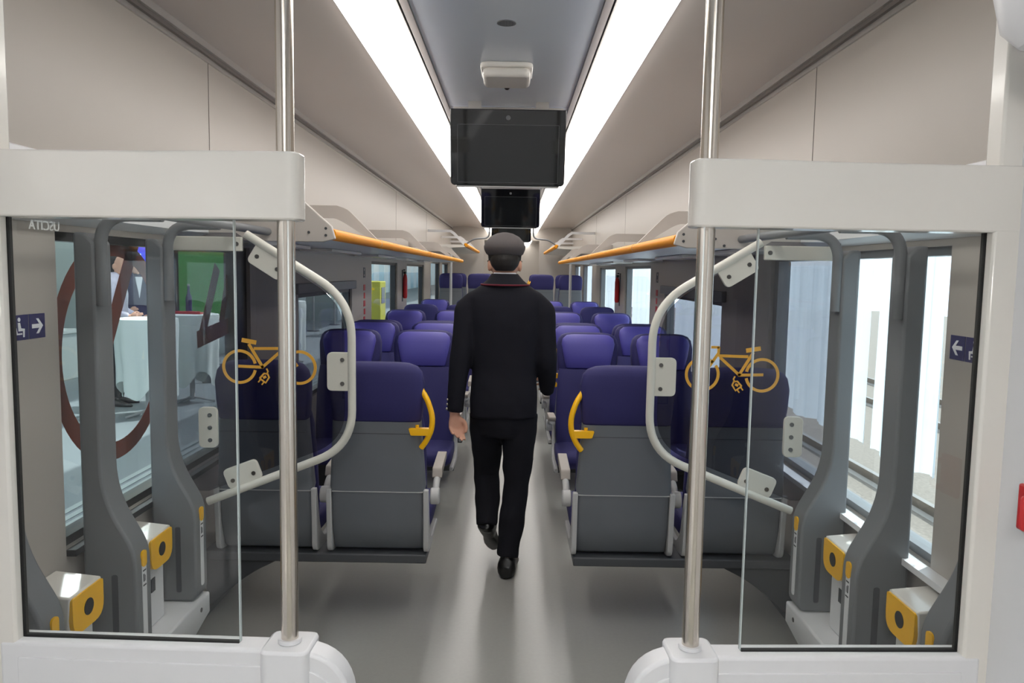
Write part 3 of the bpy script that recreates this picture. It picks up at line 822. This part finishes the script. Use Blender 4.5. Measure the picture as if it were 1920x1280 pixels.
def pillar_mark(s, y, z, kind):
    nm = 'left' if s < 0 else 'right'
    r = empty('safety_label', (s*HW, y, z))
    wh = {0: 'on the pillar before the second tall window', 1: 'x'}[kind]
    tag(r, 'red vertical safety label on the %s wall, %s' % (nm, wh), 'safety label', 'red safety labels')
    t = lambda d: (min(-s*0.0005, -s*d), max(-s*0.0005, -s*d))
    m = MB()
    for k in range(5): m.box(*t(0.003), -0.03 if k % 2 else -0.045, 0.04 if k % 3 else 0.03, -0.30+k*0.075, -0.245+k*0.075)
    m.build('red_marks', 'red', r, smooth=0)
    m = MB(); m.box(*t(0.003), -0.045, 0.045, 0.12, 0.135); m.box(*t(0.003), -0.045, 0.045, 0.20, 0.215); m.box(*t(0.003), -0.045, -0.03, 0.12, 0.21); m.box(*t(0.003), 0.03, 0.045, 0.12, 0.21); m.box(*t(0.003), -0.012, 0.012, 0.15, 0.185)
    m.build('grey_icon', 'graydk', r, smooth=0)
for s in (-1, 1): pillar_mark(s, 7.25 if s < 0 else 7.05, 1.40, 0)
for s, nm in ((-1, 'left'), (1, 'right')):
    y = 9.75 if s < 0 else 9.5
    r = empty('fire_extinguisher', (s*(HW-0.035), y, 1.15))
    tag(r, 'small red fire extinguisher on the %s wall pillar between far windows' % nm, 'fire extinguisher', 'fire extinguishers')
    MB().loft([(0.09, 0, 0, 0.02, 0.02), (0.11, 0, 0, 0.028, 0.028), (0.34, 0, 0, 0.028, 0.028), (0.38, 0, 0, 0.02, 0.02), (0.40, 0, 0, 0.012, 0.012)]).build('cylinder', 'red', r)
    m = MB(); m.box(-0.015, 0.015, -0.05, 0.04, 0.40, 0.43); m.box(-0.01, 0.01, -0.09, 0.0, 0.44, 0.455)
    m.build('valve', 'black', r, bevel=0.003)
    m = MB(); m.box(min(s*0.028, s*0.035), max(s*0.028, s*0.035), -0.03, 0.03, 0.05, 0.45); m.build('holder', 'graydk', r, smooth=0)
# red emergency handle at the right edge
r = empty('emergency_handle', (1.035, 1.425, 1.165))
tag(r, 'red emergency handle plate on the white wall at the far right edge', 'emergency handle')
MB().box(-0.012, -0.0005, -0.03, 0.03, -0.045, 0.045).build('plate', 'red', r, bevel=0.004)
MB().tube(fillet([(-0.012, -0.02, -0.03), (-0.035, -0.02, -0.03), (-0.035, -0.02, 0.03), (-0.012, -0.02, 0.03)], 0.012, 4), 0.006, 10).build('grip', 'red', r)
# brown-red bicycle film on the first left window
r = empty('window_film', (-HW-0.062, 3.25, 1.30))
tag(r, 'large brown red bicycle film stuck on the left bay window', 'window film')
m = MB()
def yz_ribbon(mb, pts, w):
    t = MB(); ribbon(t, pts, w, -0.0005, 0.0005)
    mb.add([(v[1], v[0], v[2]) for v in t.v], t.f)
yz_ribbon(m, arc(-0.43, -0.01, 0.375, 0, 360, 60), 0.066); m.build('wheel', 'brown', r, smooth=0)
m = MB()
yz_ribbon(m, [(-0.50, 0.0), (-0.27, 0.39)], 0.075)
yz_ribbon(m, [(0.56, 0.30), (0.36, -0.02)], 0.075)
yz_ribbon(m, [(0.70, 0.25), (0.60, 0.02)], 0.065)
yz_ribbon(m, [(0.30, -0.04), (0.72, 0.0)], 0.08)
m.build('frame', 'brown', r, smooth=0)

# ------------------------------------------------------------------ people
def limb(mb, pts, rad, n=14, sub=5):
    P = [Vector(p) for p in pts]; pp = []; rr = []
    for i in range(len(P)-1):
        for j in range(sub):
            t = j/sub; pp.append(P[i].lerp(P[i+1], t)); rr.append(rad[i]+(rad[i+1]-rad[i])*t)
    pp.append(P[-1]); rr.append(rad[-1])
    q = [pp[0]] + [(pp[i-1]+pp[i]*2+pp[i+1])/4 for i in range(1, len(pp)-1)] + [pp[-1]]
    mb.tube(q, rr, n)
def oriented_tube(mb, pts, rx, ry, side, n=14):
    """tube with elliptical section, 'side' is the wide axis"""
    rings = []
    P = [Vector(p) for p in pts]; S = Vector(side)
    for i in range(len(P)):
        t = (P[min(i+1, len(P)-1)]-P[max(i-1, 0)]).normalized()
        u = (S-t*S.dot(t)).normalized(); w = t.cross(u)
        rings.append([P[i]+u*math.cos(2*PI*k/n)*rx[i]+w*math.sin(2*PI*k/n)*ry[i] for k in range(n)])
    mb.rings(rings)

def hand(mb, wrist, d, across, palm_n, curl=0.5):
    """wrist point, d: direction to the fingers, across: towards the thumb side, palm_n: way the palm faces"""
    w = Vector(wrist); d = Vector(d).normalized(); a = Vector(across).normalized(); nn = Vector(palm_n).normalized()
    oriented_tube(mb, [w-d*0.02, w+d*0.01, w+d*0.04, w+d*0.07, w+d*0.088], [0.026, 0.029, 0.038, 0.041, 0.036], [0.02, 0.018, 0.017, 0.015, 0.011], a)
    L = [0.072, 0.080, 0.075, 0.058]
    for i in range(4):
        off = (0.030-0.020*i)
        p = w+d*(0.082-0.004*abs(i-1))+a*off
        q = [p-d*0.01]; ang = 0.15+0.08*i
        seg = [0.45, 0.31, 0.24]
        for k in range(3):
            ang += curl*(0.55+0.10*i)
            p = p+(d*math.cos(ang)+nn*math.sin(ang))*L[i]*seg[k]; q.append(p)
        limb(mb, q, [0.0095, 0.009, 0.0082, 0.0068], 10, 3)
    b = w+d*0.022+a*0.028
    limb(mb, [b-a*0.012, b+a*0.018+d*0.022+nn*0.012, b+a*0.022+d*0.050+nn*0.022, b+a*0.014+d*0.075+nn*0.030], [0.014, 0.0125, 0.0105, 0.008], 10, 3)

def head(mb, c, k=1.0, nod=0):
    x, y, z = c
    secs = [(-0.115, 0, 0.030, 0.035, 0.045), (-0.095, 0, 0.022, 0.052, 0.066), (-0.06, 0, 0.012, 0.064, 0.084), (-0.02, 0, 0.004, 0.072, 0.095), (0.03, 0, 0, 0.077, 0.100), (0.07, 0, -0.004, 0.074, 0.096), (0.10, 0, -0.006, 0.058, 0.076), (0.12, 0, -0.006, 0.03, 0.04)]
    mb.loft([(z+a*k, x, y+cy*k, rx*k, ry*k, 2.2) for a, _, cy, rx, ry in secs], 22)
    mb.loft([(z-0.055*k, x, y+0.098*k, 0.016*k, 0.022*k), (z-0.035*k, x, y+0.100*k, 0.013*k, 0.018*k), (z+0.005*k, x, y+0.094*k, 0.008*k, 0.010*k)], 12)
    mb.ball((x, y+0.086*k, z-0.078*k), 0.026*k, 0.014*k, 0.010*k)
    mb.ball((x, y+0.078*k, z-0.108*k), 0.022*k, 0.016*k, 0.016*k)
    for s in (-1, 1):
        mb.ball((x+s*0.032*k, y+0.084*k, z-0.002*k), 0.017*k, 0.012*k, 0.010*k)
        mb.ball((x+s*0.079*k, y-0.006*k, z-0.025*k), 0.011*k, 0.020*k, 0.033*k)

def shoe(mb, heel, toe, h=0.075, roll=None):
    H = Vector(heel); T = Vector(toe); d = (T-H).normalized(); L = (T-H).length
    up = Vector((0, 0, 1)); up = (up-d*up.dot(d)).normalized(); sd = d.cross(up)
    prof = [(-0.012, 0.030, 0.06, 0.03), (0.012, 0.049, 0.095, 0.03), (0.07, 0.048, 0.105, 0.03), (0.12, 0.036, 0.080, 0.03), (0.17, 0.042, 0.060, 0.03), (0.22, 0.045, 0.045, 0.03), (0.265, 0.036, 0.036, 0.03), (0.29, 0.015, 0.022, 0.03)]
    rings = []
    for t, hw, hh, _ in prof:
        c = H+d*(t/0.29*L)+up*hh*0.5
        rings.append([c+sd*hw*math.copysign(abs(math.cos(2*PI*k/16))**0.8, math.cos(2*PI*k/16))+up*hh*0.5*math.copysign(abs(math.sin(2*PI*k/16))**0.7, math.sin(2*PI*k/16)) for k in range(16)])
    mb.rings(rings)

def torso_secs(dz, k=1.0, hem=0.845):
    S = [(hem, 0, 0.0, 0.176, 0.125), (0.93, 0, 0, 0.180, 0.130), (1.02, 0, 0.0, 0.172, 0.122), (1.10, 0, 0.0, 0.166, 0.115), (1.20, 0, 0, 0.176, 0.118), (1.32, 0, 0, 0.190, 0.122), (1.42, 0, -0.005, 0.200, 0.112),
         (1.465, 0, -0.010, 0.192, 0.098), (1.495, 0, -0.012, 0.170, 0.086), (1.525, 0, -0.012, 0.128, 0.074), (1.55, 0, -0.012, 0.088, 0.064), (1.572, 0, -0.010, 0.064, 0.058)]
    return S

def person(root, P, mats, voxel=0.009):
    """P: joints, local metres, facing +y. builds body (skin), jacket, trousers, shoes"""
    body = MB()
    head(body, P['head'])
    hz = P['head']
    body.loft([(1.44, 0, -0.005, 0.075, 0.06), (1.52, 0, -0.008, 0.062, 0.058), (hz[2]-0.06, hz[0], hz[1]-0.012, 0.055, 0.055), (hz[2], hz[0], hz[1]-0.012, 0.05, 0.055)], 16)
    body.loft([(0.86, 0, 0, 0.14, 0.09), (1.1, 0, 0, 0.14, 0.085), (1.35, 0, 0, 0.16, 0.09), (1.46, 0, -0.01, 0.10, 0.06)], 16)
    for sd in ('L', 'R'):
        sh, el, wr = P['sh'+sd], P['el'+sd], P['wr'+sd]
        limb(body, [sh, el, wr], [0.05, 0.04, 0.026])
        d = Vector(wr)-Vector(el)
        hd = P.get('hand'+sd)
        if hd: hand(body, wr, hd[0], hd[1], hd[2], hd[3])
        hp, kn, an = P['hip'+sd], P['kn'+sd], P['an'+sd]
        limb(body, [hp, kn, an], [0.08, 0.05, 0.036])
        toe = Vector(P['toe'+sd]); heel = Vector(P['heel'+sd])
        upv = Vector((0, 0, 1)); dv = (toe-heel).normalized(); upv = (upv-dv*upv.dot(dv)).normalized()
        limb(body, [an, heel.lerp(toe, 0.30)+upv*0.045, heel.lerp(toe, 0.70)+upv*0.03], [0.030, 0.022, 0.014])
    ob = organic(body, 'body', mats['skin'], root, 0.006, 3)
    jk = MB(); jk.loft(torso_secs(0, hem=P.get('hem', 0.845)), 28, 2.5)
    for sd in ('L', 'R'):
        sh, el, wr = Vector(P['sh'+sd]), Vector(P['el'+sd]), Vector(P['wr'+sd])
        e2 = el+(wr-el)*0.97
        limb(jk, [Vector((sh.x*0.45, sh.y, sh.z+0.025)), Vector((sh.x*0.80, sh.y, sh.z+0.005)), Vector((sh.x*1.06, sh.y, sh.z-0.05)), sh.lerp(el, 0.5), el, e2], [0.05, 0.062, 0.070, 0.063, 0.055, 0.043])
    oj = organic(jk, 'jacket', mats['jacket'], root, voxel, 5, 0.010)
    tr = MB()
    tr.loft([(0.74, 0, 0.0, 0.12, 0.10), (0.80, 0, 0, 0.155, 0.115), (0.9, 0, 0, 0.16, 0.115), (1.0, 0, 0, 0.15, 0.10)], 24)
    for sd in ('L', 'R'):
        hp, kn, an = Vector(P['hip'+sd]), Vector(P['kn'+sd]), Vector(P['an'+sd])
        e2 = kn+(an-kn)*(0.93 if sd == 'R' else 1.0)
        limb(tr, [hp, hp.lerp(kn, 0.5), kn, kn.lerp(e2, 0.45), e2], [0.094, 0.086, 0.070, 0.068, 0.058], 18)
    organic(tr, 'trousers', mats['trousers'], root, voxel, 4, 0.016)
    for sd in ('L', 'R'):
        s = MB(); shoe(s, P['heel'+sd], P['toe'+sd])
        an = Vector(P['an'+sd]); kk = Vector(P['kn'+sd]); hl = Vector(P['heel'+sd]); tt = Vector(P['toe'+sd])
        limb(s, [an.lerp(kk, 0.14), an, hl.lerp(tt, 0.22)+Vector((0, 0, 0.03))], [0.036, 0.038, 0.036])
        organic(s, 'shoe', 'shoe', root, 0.006, 3)
    return ob, oj

Pm = dict(head=(-0.004, 0.02, 1.655),
          shL=(-0.185, -0.01, 1.44), elL=(-0.228, -0.06, 1.13), wrL=(-0.250, -0.075, 0.865),
          shR=(0.185, -0.005, 1.44), elR=(0.222, -0.02, 1.13), wrR=(0.236, 0.16, 0.955),
          hipL=(-0.088, 0.01, 0.86), knL=(-0.085, 0.15, 0.50), anL=(-0.078, 0.03, 0.24),
          hipR=(0.088, 0.0, 0.86), knR=(0.078, 0.0, 0.49), anR=(0.030, -0.06, 0.075),
          heelL=(-0.092, -0.005, 0.225), toeL=(-0.045, 0.185, 0.045),
          heelR=(0.028, -0.105, 0.005), toeR=(0.062, 0.17, 0.005),
          handL=((0.10, 0.02, -1), (0.9, 0.35, 0), (0.35, -0.9, 0), 0.55),
          handR=((-0.05, 1.0, 0.35), (-0.3, 0.1, 1.0), (-1.0, 0, -0.2), 0.5))
root = empty('person', (0.0, 3.99, 0))
tag(root, 'person in dark navy uniform and grey peaked cap walking away down the aisle', 'person')
body, jacket = person(root, Pm, {'skin': 'skin', 'jacket': 'jacket', 'trousers': 'trousers'})
# hair below the cap
h = MB(); h.loft([(1.602, -0.004, -0.028, 0.046, 0.050), (1.63, -0.004, -0.018, 0.070, 0.076), (1.66, -0.004, -0.003, 0.0795, 0.099), (1.70, -0.004, 0.010, 0.080, 0.104), (1.73, -0.004, 0.014, 0.074, 0.098)], 22)
organic(h, 'hair', 'hair', root, 0.006, 2)
c = MB(); c.loft([(1.682, -0.005, 0.016, 0.086, 0.108), (1.690, -0.005, 0.014, 0.096, 0.118), (1.712, -0.006, 0.012, 0.106, 0.130), (1.728, -0.006, 0.012, 0.108, 0.133), (1.752, -0.006, 0.016, 0.098, 0.122), (1.778, -0.006, 0.022, 0.075, 0.098), (1.795, -0.006, 0.028, 0.042, 0.06), (1.801, -0.006, 0.03, 0.015, 0.02)], 30)
capo = c.build('cap', 'capcloth', root, smooth=70)
MB().loft([(1.655, -0.005, 0.018, 0.0835, 0.107), (1.690, -0.005, 0.016, 0.0875, 0.110)], 30).build('cap_band', 'capband', capo)
v = MB()
rg = []
for rr, zz in ((0.10, 1.672), (0.155, 1.650)):
    rg.append([(-0.005+rr*0.64*math.cos(a), 0.018+rr*1.06*math.sin(a)+0.0, zz) for a in [PI*(0.12+0.76*i/16) for i in range(17)]])
rings = [[rg[0][i], rg[1][i], (rg[1][i][0], rg[1][i][1], rg[1][i][2]+0.004), (rg[0][i][0], rg[0][i][1], rg[0][i][2]+0.006)] for i in range(17)]
MB().rings(rings).build('visor', 'capband', capo)
# collar: shirt, dark fold, maroon piping
MB().loft([(1.545, -0.002, -0.010, 0.068, 0.062), (1.594, -0.003, -0.006, 0.057, 0.057)], 24, caps=False).build('shirt_collar', 'shirt', root)
MB().loft([(1.530, 0, -0.014, 0.124, 0.090), (1.555, 0, -0.012, 0.094, 0.080), (1.588, -0.003, -0.010, 0.068, 0.068), (1.582, -0.003, -0.010, 0.060, 0.06)], 28, caps=False).build('jacket_collar', 'jacket', root)
MB().tube([(0.124*math.cos(2*PI*i/30), -0.014+0.091*math.sin(2*PI*i/30), 1.532+0.002*math.sin(2*PI*i/30)) for i in range(30)], 0.0045, 8, closed=True).build('piping', 'maroon', root)
for i in range(3):
    p0 = Vector(Pm['elL']).lerp(Vector(Pm['wrL']), 0.72+0.09*i)
    MB().ball((p0.x-0.042, p0.y-0.012, p0.z), 0.006, 0.007, 0.007, 10, 6).build('cuff_button', 'gold', jacket)

# ------------------------------------------------------------------ outside: station platform on the left
PZ = -0.05
struct(MB().box(-14, -1.62, -6, 120, PZ-0.6, PZ).build('platform', 'paving', smooth=0))
m = MB()
for k in range(7): m.box(-2.95+0.085*k, -2.95+0.085*k+0.05, -6, 120, PZ, PZ+0.006)
struct(m.build('platform_tactile_strip', 'tactile', smooth=0))
struct(MB().box(-14, -1.9, -6, 120, 4.3, 4.6).build('added_shade_roof', 'concrete', smooth=0))  # unseen roof added to block the sky and keep the platform darker
for k in range(12):
    y = -2+5*k
    o = MB().box(-4.6, -4.3, y, y+2.6, 4.22, 4.30).build('added_platform_lamp', 'lamp', smooth=0)  # out-of-view lamps, added to light the platform under the roof
    tag(o, 'added unseen strip lamp lighting the platform, hidden above the left windows', 'lamp', 'added platform lamps')
# rear wall of the station: alternating pale and teal panels
m = MB(); m2 = MB()
for k in range(62):
    (m if k % 2 else m2).box(-9.2, -9.0, -4+2.0*k, -2.0+2.0*k, PZ, 4.3)
struct(m.build('wall_station_pale', 'pale', smooth=0)); struct(m2.build('wall_station_teal', 'teal', smooth=0))

def counter(x, y):
    r = empty('counter', (x, y, PZ))
    tag(r, 'low white counter on the platform seen through the left bay window', 'counter')
    MB().box(-0.5, 0.5, -0.55, 0.55, 0, 0.66).build('body', 'cloth', r, bevel=0.01)
    MB().box(-0.53, 0.53, -0.58, 0.58, 0.66, 0.72).build('top', 'cloth', r, bevel=0.01)
counter(-6.8, 10.6)
def bar_table(x, y, label, rz=0):
    r = empty('bar_table', (x, y, PZ), rz)
    tag(r, label, 'table', 'white draped bar tables')
    MB().cyl((0, 0, 1.04), (0, 0, 1.07), 0.29, 32).build('tabletop', 'cloth', r)
    MB().cyl((0, 0, 0.03), (0, 0, 1.04), 0.03, 12).build('leg', 'silver', r)
    f = MB()
    for a in range(3):
        f.tube([(0, 0, 0.06), (0.28*math.cos(a*2.1), 0.28*math.sin(a*2.1), 0.015)], 0.014, 8)
    f.build('foot', 'silver', r)
    q = empty('tablecloth', (x, y, PZ), rz)
    tag(q, 'white folded cloth draped over the %s' % label.split(' on ')[0], 'tablecloth', 'white tablecloths')
    n = 72; rings = []
    for z, k in ((1.078, 0.0), (1.078, 0.90), (1.072, 1.0), (1.0, 1.02), (0.8, 0.98), (0.55, 0.92), (0.30, 0.9)):
        rg = []
        for i in range(n):
            a = 2*PI*i/n
            w = 0.32*k*(1+0.10*(1.078-z)*math.sin(9*a)*1.3)+0.001
            dz = -0.10*math.cos(4*a)*(1.0 if z < 0.4 else 0)
            rg.append((w*math.cos(a), w*math.sin(a), z+dz))
        rings.append(rg)
    o = MB().rings(rings, caps=False).build('cloth', 'cloth', q, smooth=60)
bar_table(-3.97, 8.4, 'first draped bar table on the platform beside the standing people')
bar_table(-3.86, 9.3, 'second draped bar table on the platform with a red tray on top')
bar_table(-3.9, 13.4, 'far draped bar table on the platform seen past the bicycle sign')
r = empty('tray', (-3.86, 9.3, PZ+1.079)); tag(r, 'small red tray lying on the second white bar table', 'tray')
MB().box(-0.16, 0.16, -0.12, 0.12, 0, 0.012).build('tray_base', 'red', r, bevel=0.003)
MB().box(-0.16, 0.16, -0.12, -0.105, 0.012, 0.035).build('tray_rim', 'red', r, bevel=0.003)
r = empty('bottle', (-3.89, 9.32, PZ+1.092)); tag(r, 'dark bottle standing on the red tray', 'bottle')
MB().loft([(0, 0, 0, 0.035, 0.035), (0.18, 0, 0, 0.037, 0.037), (0.24, 0, 0, 0.015, 0.015), (0.32, 0, 0, 0.014, 0.014)]).build('glass_body', 'signblue', r)
MB().cyl((0, 0, 0.32), (0, 0, 0.345), 0.016, 12).build('bottle_cap', 'silver', r)

def display(x, y, w, z0, z1, rz, label, rows, face, name='departure_board'):
    r = empty(name, (x, y, PZ), rz)
    tag(r, label, 'display')
    b = MB().box(-w/2-0.05, w/2+0.05, 0.0, 0.12, z0-0.05, z1+0.05).build('casing', 'black', r, bevel=0.01)
    MB().box(-w/2, w/2, -0.006, 0.0, z0, z1).build('screen', face, r, smooth=0)
    MB().box(-0.1, 0.1, 0.03, 0.10, 0.0, z0).build('stand', 'graydk', r, smooth=0)
    if rows:
        m = MB(); n = rows
        for k in range(n):
            zz = z1-(z1-z0)*(k+0.5)/n; hh = (z1-z0)/n*0.3
            m.box(-w/2+0.06, -w/2+0.06+hh*2, -0.010, -0.006, zz-hh, zz+hh)
            m.box(-w/2+0.12+hh*2, w/2-0.08-0.1*(k % 3), -0.010, -0.006, zz-hh*0.5, zz+hh*0.5)
        m.build('screen_rows', 'boardw', r, smooth=0)
    return r
display(-5.35, 10.9, 0.6, 1.05, 2.0, math.radians(25), 'tall blue departure display with white rows behind the standing people', 7, 'board')
display(-5.5, 11.3, 0.7, 2.05, 2.55, math.radians(25), 'lime yellow notice board above the blue departure display', 0, 'lime', 'notice_board')
display(-4.24, 10.8, 0.75, 0.95, 1.85, math.radians(22), 'green advertising screen on the platform seen through the bay window', 0, 'green', 'advertising_screen')
display(-3.88, 11.6, 0.5, 0.6, 1.9, math.radians(22), 'light blue advertising screen beside the green one', 0, 'bluescr', 'advertising_screen')

def stand_pose(arm=0.35):
    return dict(head=(0, 0.02, 1.655),
                shL=(-0.185, -0.01, 1.44), elL=(-0.23, -0.02, 1.13), wrL=(-0.20, 0.22, 1.0),
                shR=(0.185, -0.005, 1.44), elR=(0.23, -0.02, 1.13), wrR=(0.19, 0.20, 1.06),
                hipL=(-0.088, 0.0, 0.86), knL=(-0.095, 0.02, 0.48), anL=(-0.10, -0.03, 0.08),
                hipR=(0.088, 0.0, 0.86), knR=(0.095, 0.02, 0.48), anR=(0.10, -0.03, 0.08),
                heelL=(-0.10, -0.09, 0.0), toeL=(-0.14, 0.19, 0.0), heelR=(0.10, -0.09, 0.0), toeR=(0.14, 0.19, 0.0),
                handL=((0, 1, 0.1), (0.4, 0, 1), (1, 0, 0), 0.5), handR=((0, 1, 0.1), (-0.4, 0, 1), (-1, 0, 0), 0.5))
def bystander(x, y, rz, jm, tm, label, female=False):
    r = empty('person', (x, y, PZ), rz)
    tag(r, label, 'person')
    person(r, stand_pose(), {'skin': 'skin', 'jacket': jm, 'trousers': tm}, 0.014)
    h = MB(); h.loft([(1.60 if not female else 1.50, 0, -0.03, 0.05, 0.05), (1.66, 0, -0.02, 0.083, 0.092), (1.72, 0, -0.012, 0.084, 0.103), (1.76, 0, -0.008, 0.07, 0.09), (1.785, 0, -0.006, 0.03, 0.04)], 20)
    organic(h, 'hair', 'hair', r, 0.008, 2)
    MB().prism([(-0.05, 1.50), (0.05, 1.50), (0.0, 1.22)], 'y', 0.108, 0.125).build('shirt_front', 'shirt', r, smooth=0)
M['bluejacket'] = mat('blue_jacket', rgb(34, 34, 66), 0.8)
M['whiteshirt'] = mat('printed_shirt', rgb(206, 200, 216), 0.7, var=0.25, scale=14)
bystander(-4.98, 10.2, math.radians(-125), 'bluejacket', 'trousers', 'person in dark blue suit standing at the first white bar table on the platform')
bystander(-4.60, 8.98, math.radians(-80), 'whiteshirt', 'trousers', 'person in pale patterned top behind the first white bar table', True)

# barrier posts with a red belt
for k in range(5):
    y = 13.0+2.4*k
    r = empty('barrier_post', (-5.2, y, PZ))
    ords = ['nearest', 'second', 'third', 'fourth', 'farthest'][k]
    tag(r, '%s silver barrier post of the red belt line on the platform' % ords, 'barrier post', 'belt barrier posts')
    MB().cyl((0, 0, 0), (0, 0, 0.02), 0.16, 24).build('foot', 'graydk', r)
    MB().cyl((0, 0, 0.02), (0, 0, 0.95), 0.03, 14).build('post', 'silver', r)
    MB().cyl((0, 0, 0.95), (0, 0, 1.02), 0.036, 14).build('belt_head', 'black', r)
    if k < 4: MB().box(-0.003, 0.003, 0.036, 2.364, 0.93, 0.99).build('belt', 'red', r, smooth=0)
# kiosk and columns further along the platform
for k, (x, y) in enumerate([(-6.3, 15.5), (-6.6, 20.5), (-6.3, 25.5)]):
    r = empty('kiosk', (x, y, PZ))
    tag(r, 'glass fronted pale kiosk on the platform, %s along the train' % ['nearest', 'second', 'farthest'][k], 'kiosk', 'platform kiosks')
    MB().box(-0.8, 0.8, -1.2, 1.2, 0, 0.9).build('base', 'pale', r, smooth=0)
    MB().box(-0.8, 0.8, -1.2, 1.2, 2.2, 2.5).build('roof', 'concrete', r, smooth=0)
    for a in (-1.2, -0.4, 0.4, 1.1): MB().box(0.72, 0.8, a, a+0.1, 0.9, 2.2).build('mullion', 'graydk', r, smooth=0)
    MB().box(0.74, 0.76, -1.15, 1.15, 0.9, 2.2).build('front_glass', 'teal', r, smooth=0)
r = empty('ticket_machine', (-3.6, 19.5, PZ)); tag(r, 'lime yellow ticket machine on the platform seen through a far left window', 'ticket machine')
MB().box(-0.35, 0.35, -0.4, 0.4, 0, 1.35).build('cabinet', 'lime_paint', r, bevel=0.02)
MB().box(0.35, 0.36, -0.25, 0.25, 0.8, 1.2).build('screen', 'black', r, smooth=0)

# ------------------------------------------------------------------ outside: tracks on the right
struct(MB().box(1.62, 30, -10, 60, -1.3, -1.0).build('ballast_bed', 'ballast', smooth=0))
for k, x in enumerate((3.2, 4.65, 7.4, 8.85)):
    wh = ['nearest rail', 'second rail', 'third rail', 'farthest rail'][k]
    o = MB().prism([(x-0.07, -1.0), (x+0.07, -1.0), (x+0.02, -0.97), (x+0.035, -0.86), (x-0.035, -0.86), (x-0.02, -0.97)], 'y', -10, 60).build('track_rail', 'rail', smooth=0)
    tag(o, 'steel track rail outside the right windows, %s from the train' % wh, 'rail', 'track rails')
k = 0
SHEETS = [(2.56, 2.98, 'between the near and far bicycle stands'), (2.36, 2.50, 'beside the nearest bicycle stand'), (3.08, 3.96, 'behind the tinted screen'),
          (4.84, 6.71, 'over the low second window'), (7.39, 9.11, 'over the third window'), (9.94, 11.76, 'over the fourth window')]
for (a, b, wh) in SHEETS:
    z0, z1 = 0.92, (1.48 if 4 < a < 7 else 1.75)
    r = empty('white_sheet', (1.475, (a+b)/2, z0))
    tag(r, 'translucent white sheet hung outside the right windows, %s' % wh, 'sheet', 'white sheets outside')
    n = 40; rings = []
    for t in (0.0, 0.25, 0.5, 0.75, 1.0):
        rg = [(0.012*math.sin(i*0.9+t)*(1-t*0.6)+0.006*math.sin(i*2.3), -(b-a)/2+(b-a)*i/n, t*(z1-z0)+(0.010*math.sin(i*0.35) if t == 0 else 0)) for i in range(n+1)]
        rings.append(rg)
    vs = [p for q in rings for p in q]; fs = [(j*(n+1)+i, j*(n+1)+i+1, (j+1)*(n+1)+i+1, (j+1)*(n+1)+i) for j in range(4) for i in range(n)]
    o = MB().add(vs, fs).build('cloth', 'sheet', r, smooth=80)

# ------------------------------------------------------------------ unseen lamp added behind the camera to brighten the white screens
r = empty('added_vestibule_lamp', (0.0, -0.7, 2.50)); tag(r, 'added square ceiling lamp behind the view, brightening the white screens', 'ceiling lamp')
MB().box(-0.30, 0.30, -0.30, 0.30, -0.03, 0.02).build('housing', 'white', r, bevel=0.006)
MB().box(-0.26, 0.26, -0.26, 0.26, -0.036, -0.03).build('diffuser', 'diffuser', r, smooth=0)

# lit exit sign on the left vestibule wall; only its reflection shows in the clear pane
r = empty('exit_sign', (-1.035, 1.365, 1.684))
tag(r, 'small lit exit sign beside the left screen, reading USCITA, seen mirrored in the pane', 'sign')
MB().box(0.0005, 0.010, -0.075, 0.075, -0.022, 0.022).build('sign_box', 'graydk', r, bevel=0.002)
mw = Matrix(((0, 0, 1, 0.0105), (1, 0, 0, 0), (0, 1, 0, 0), (0, 0, 0, 1)))
text_mesh('USCITA', 0.030, 'letters', 'exit', r, mw)
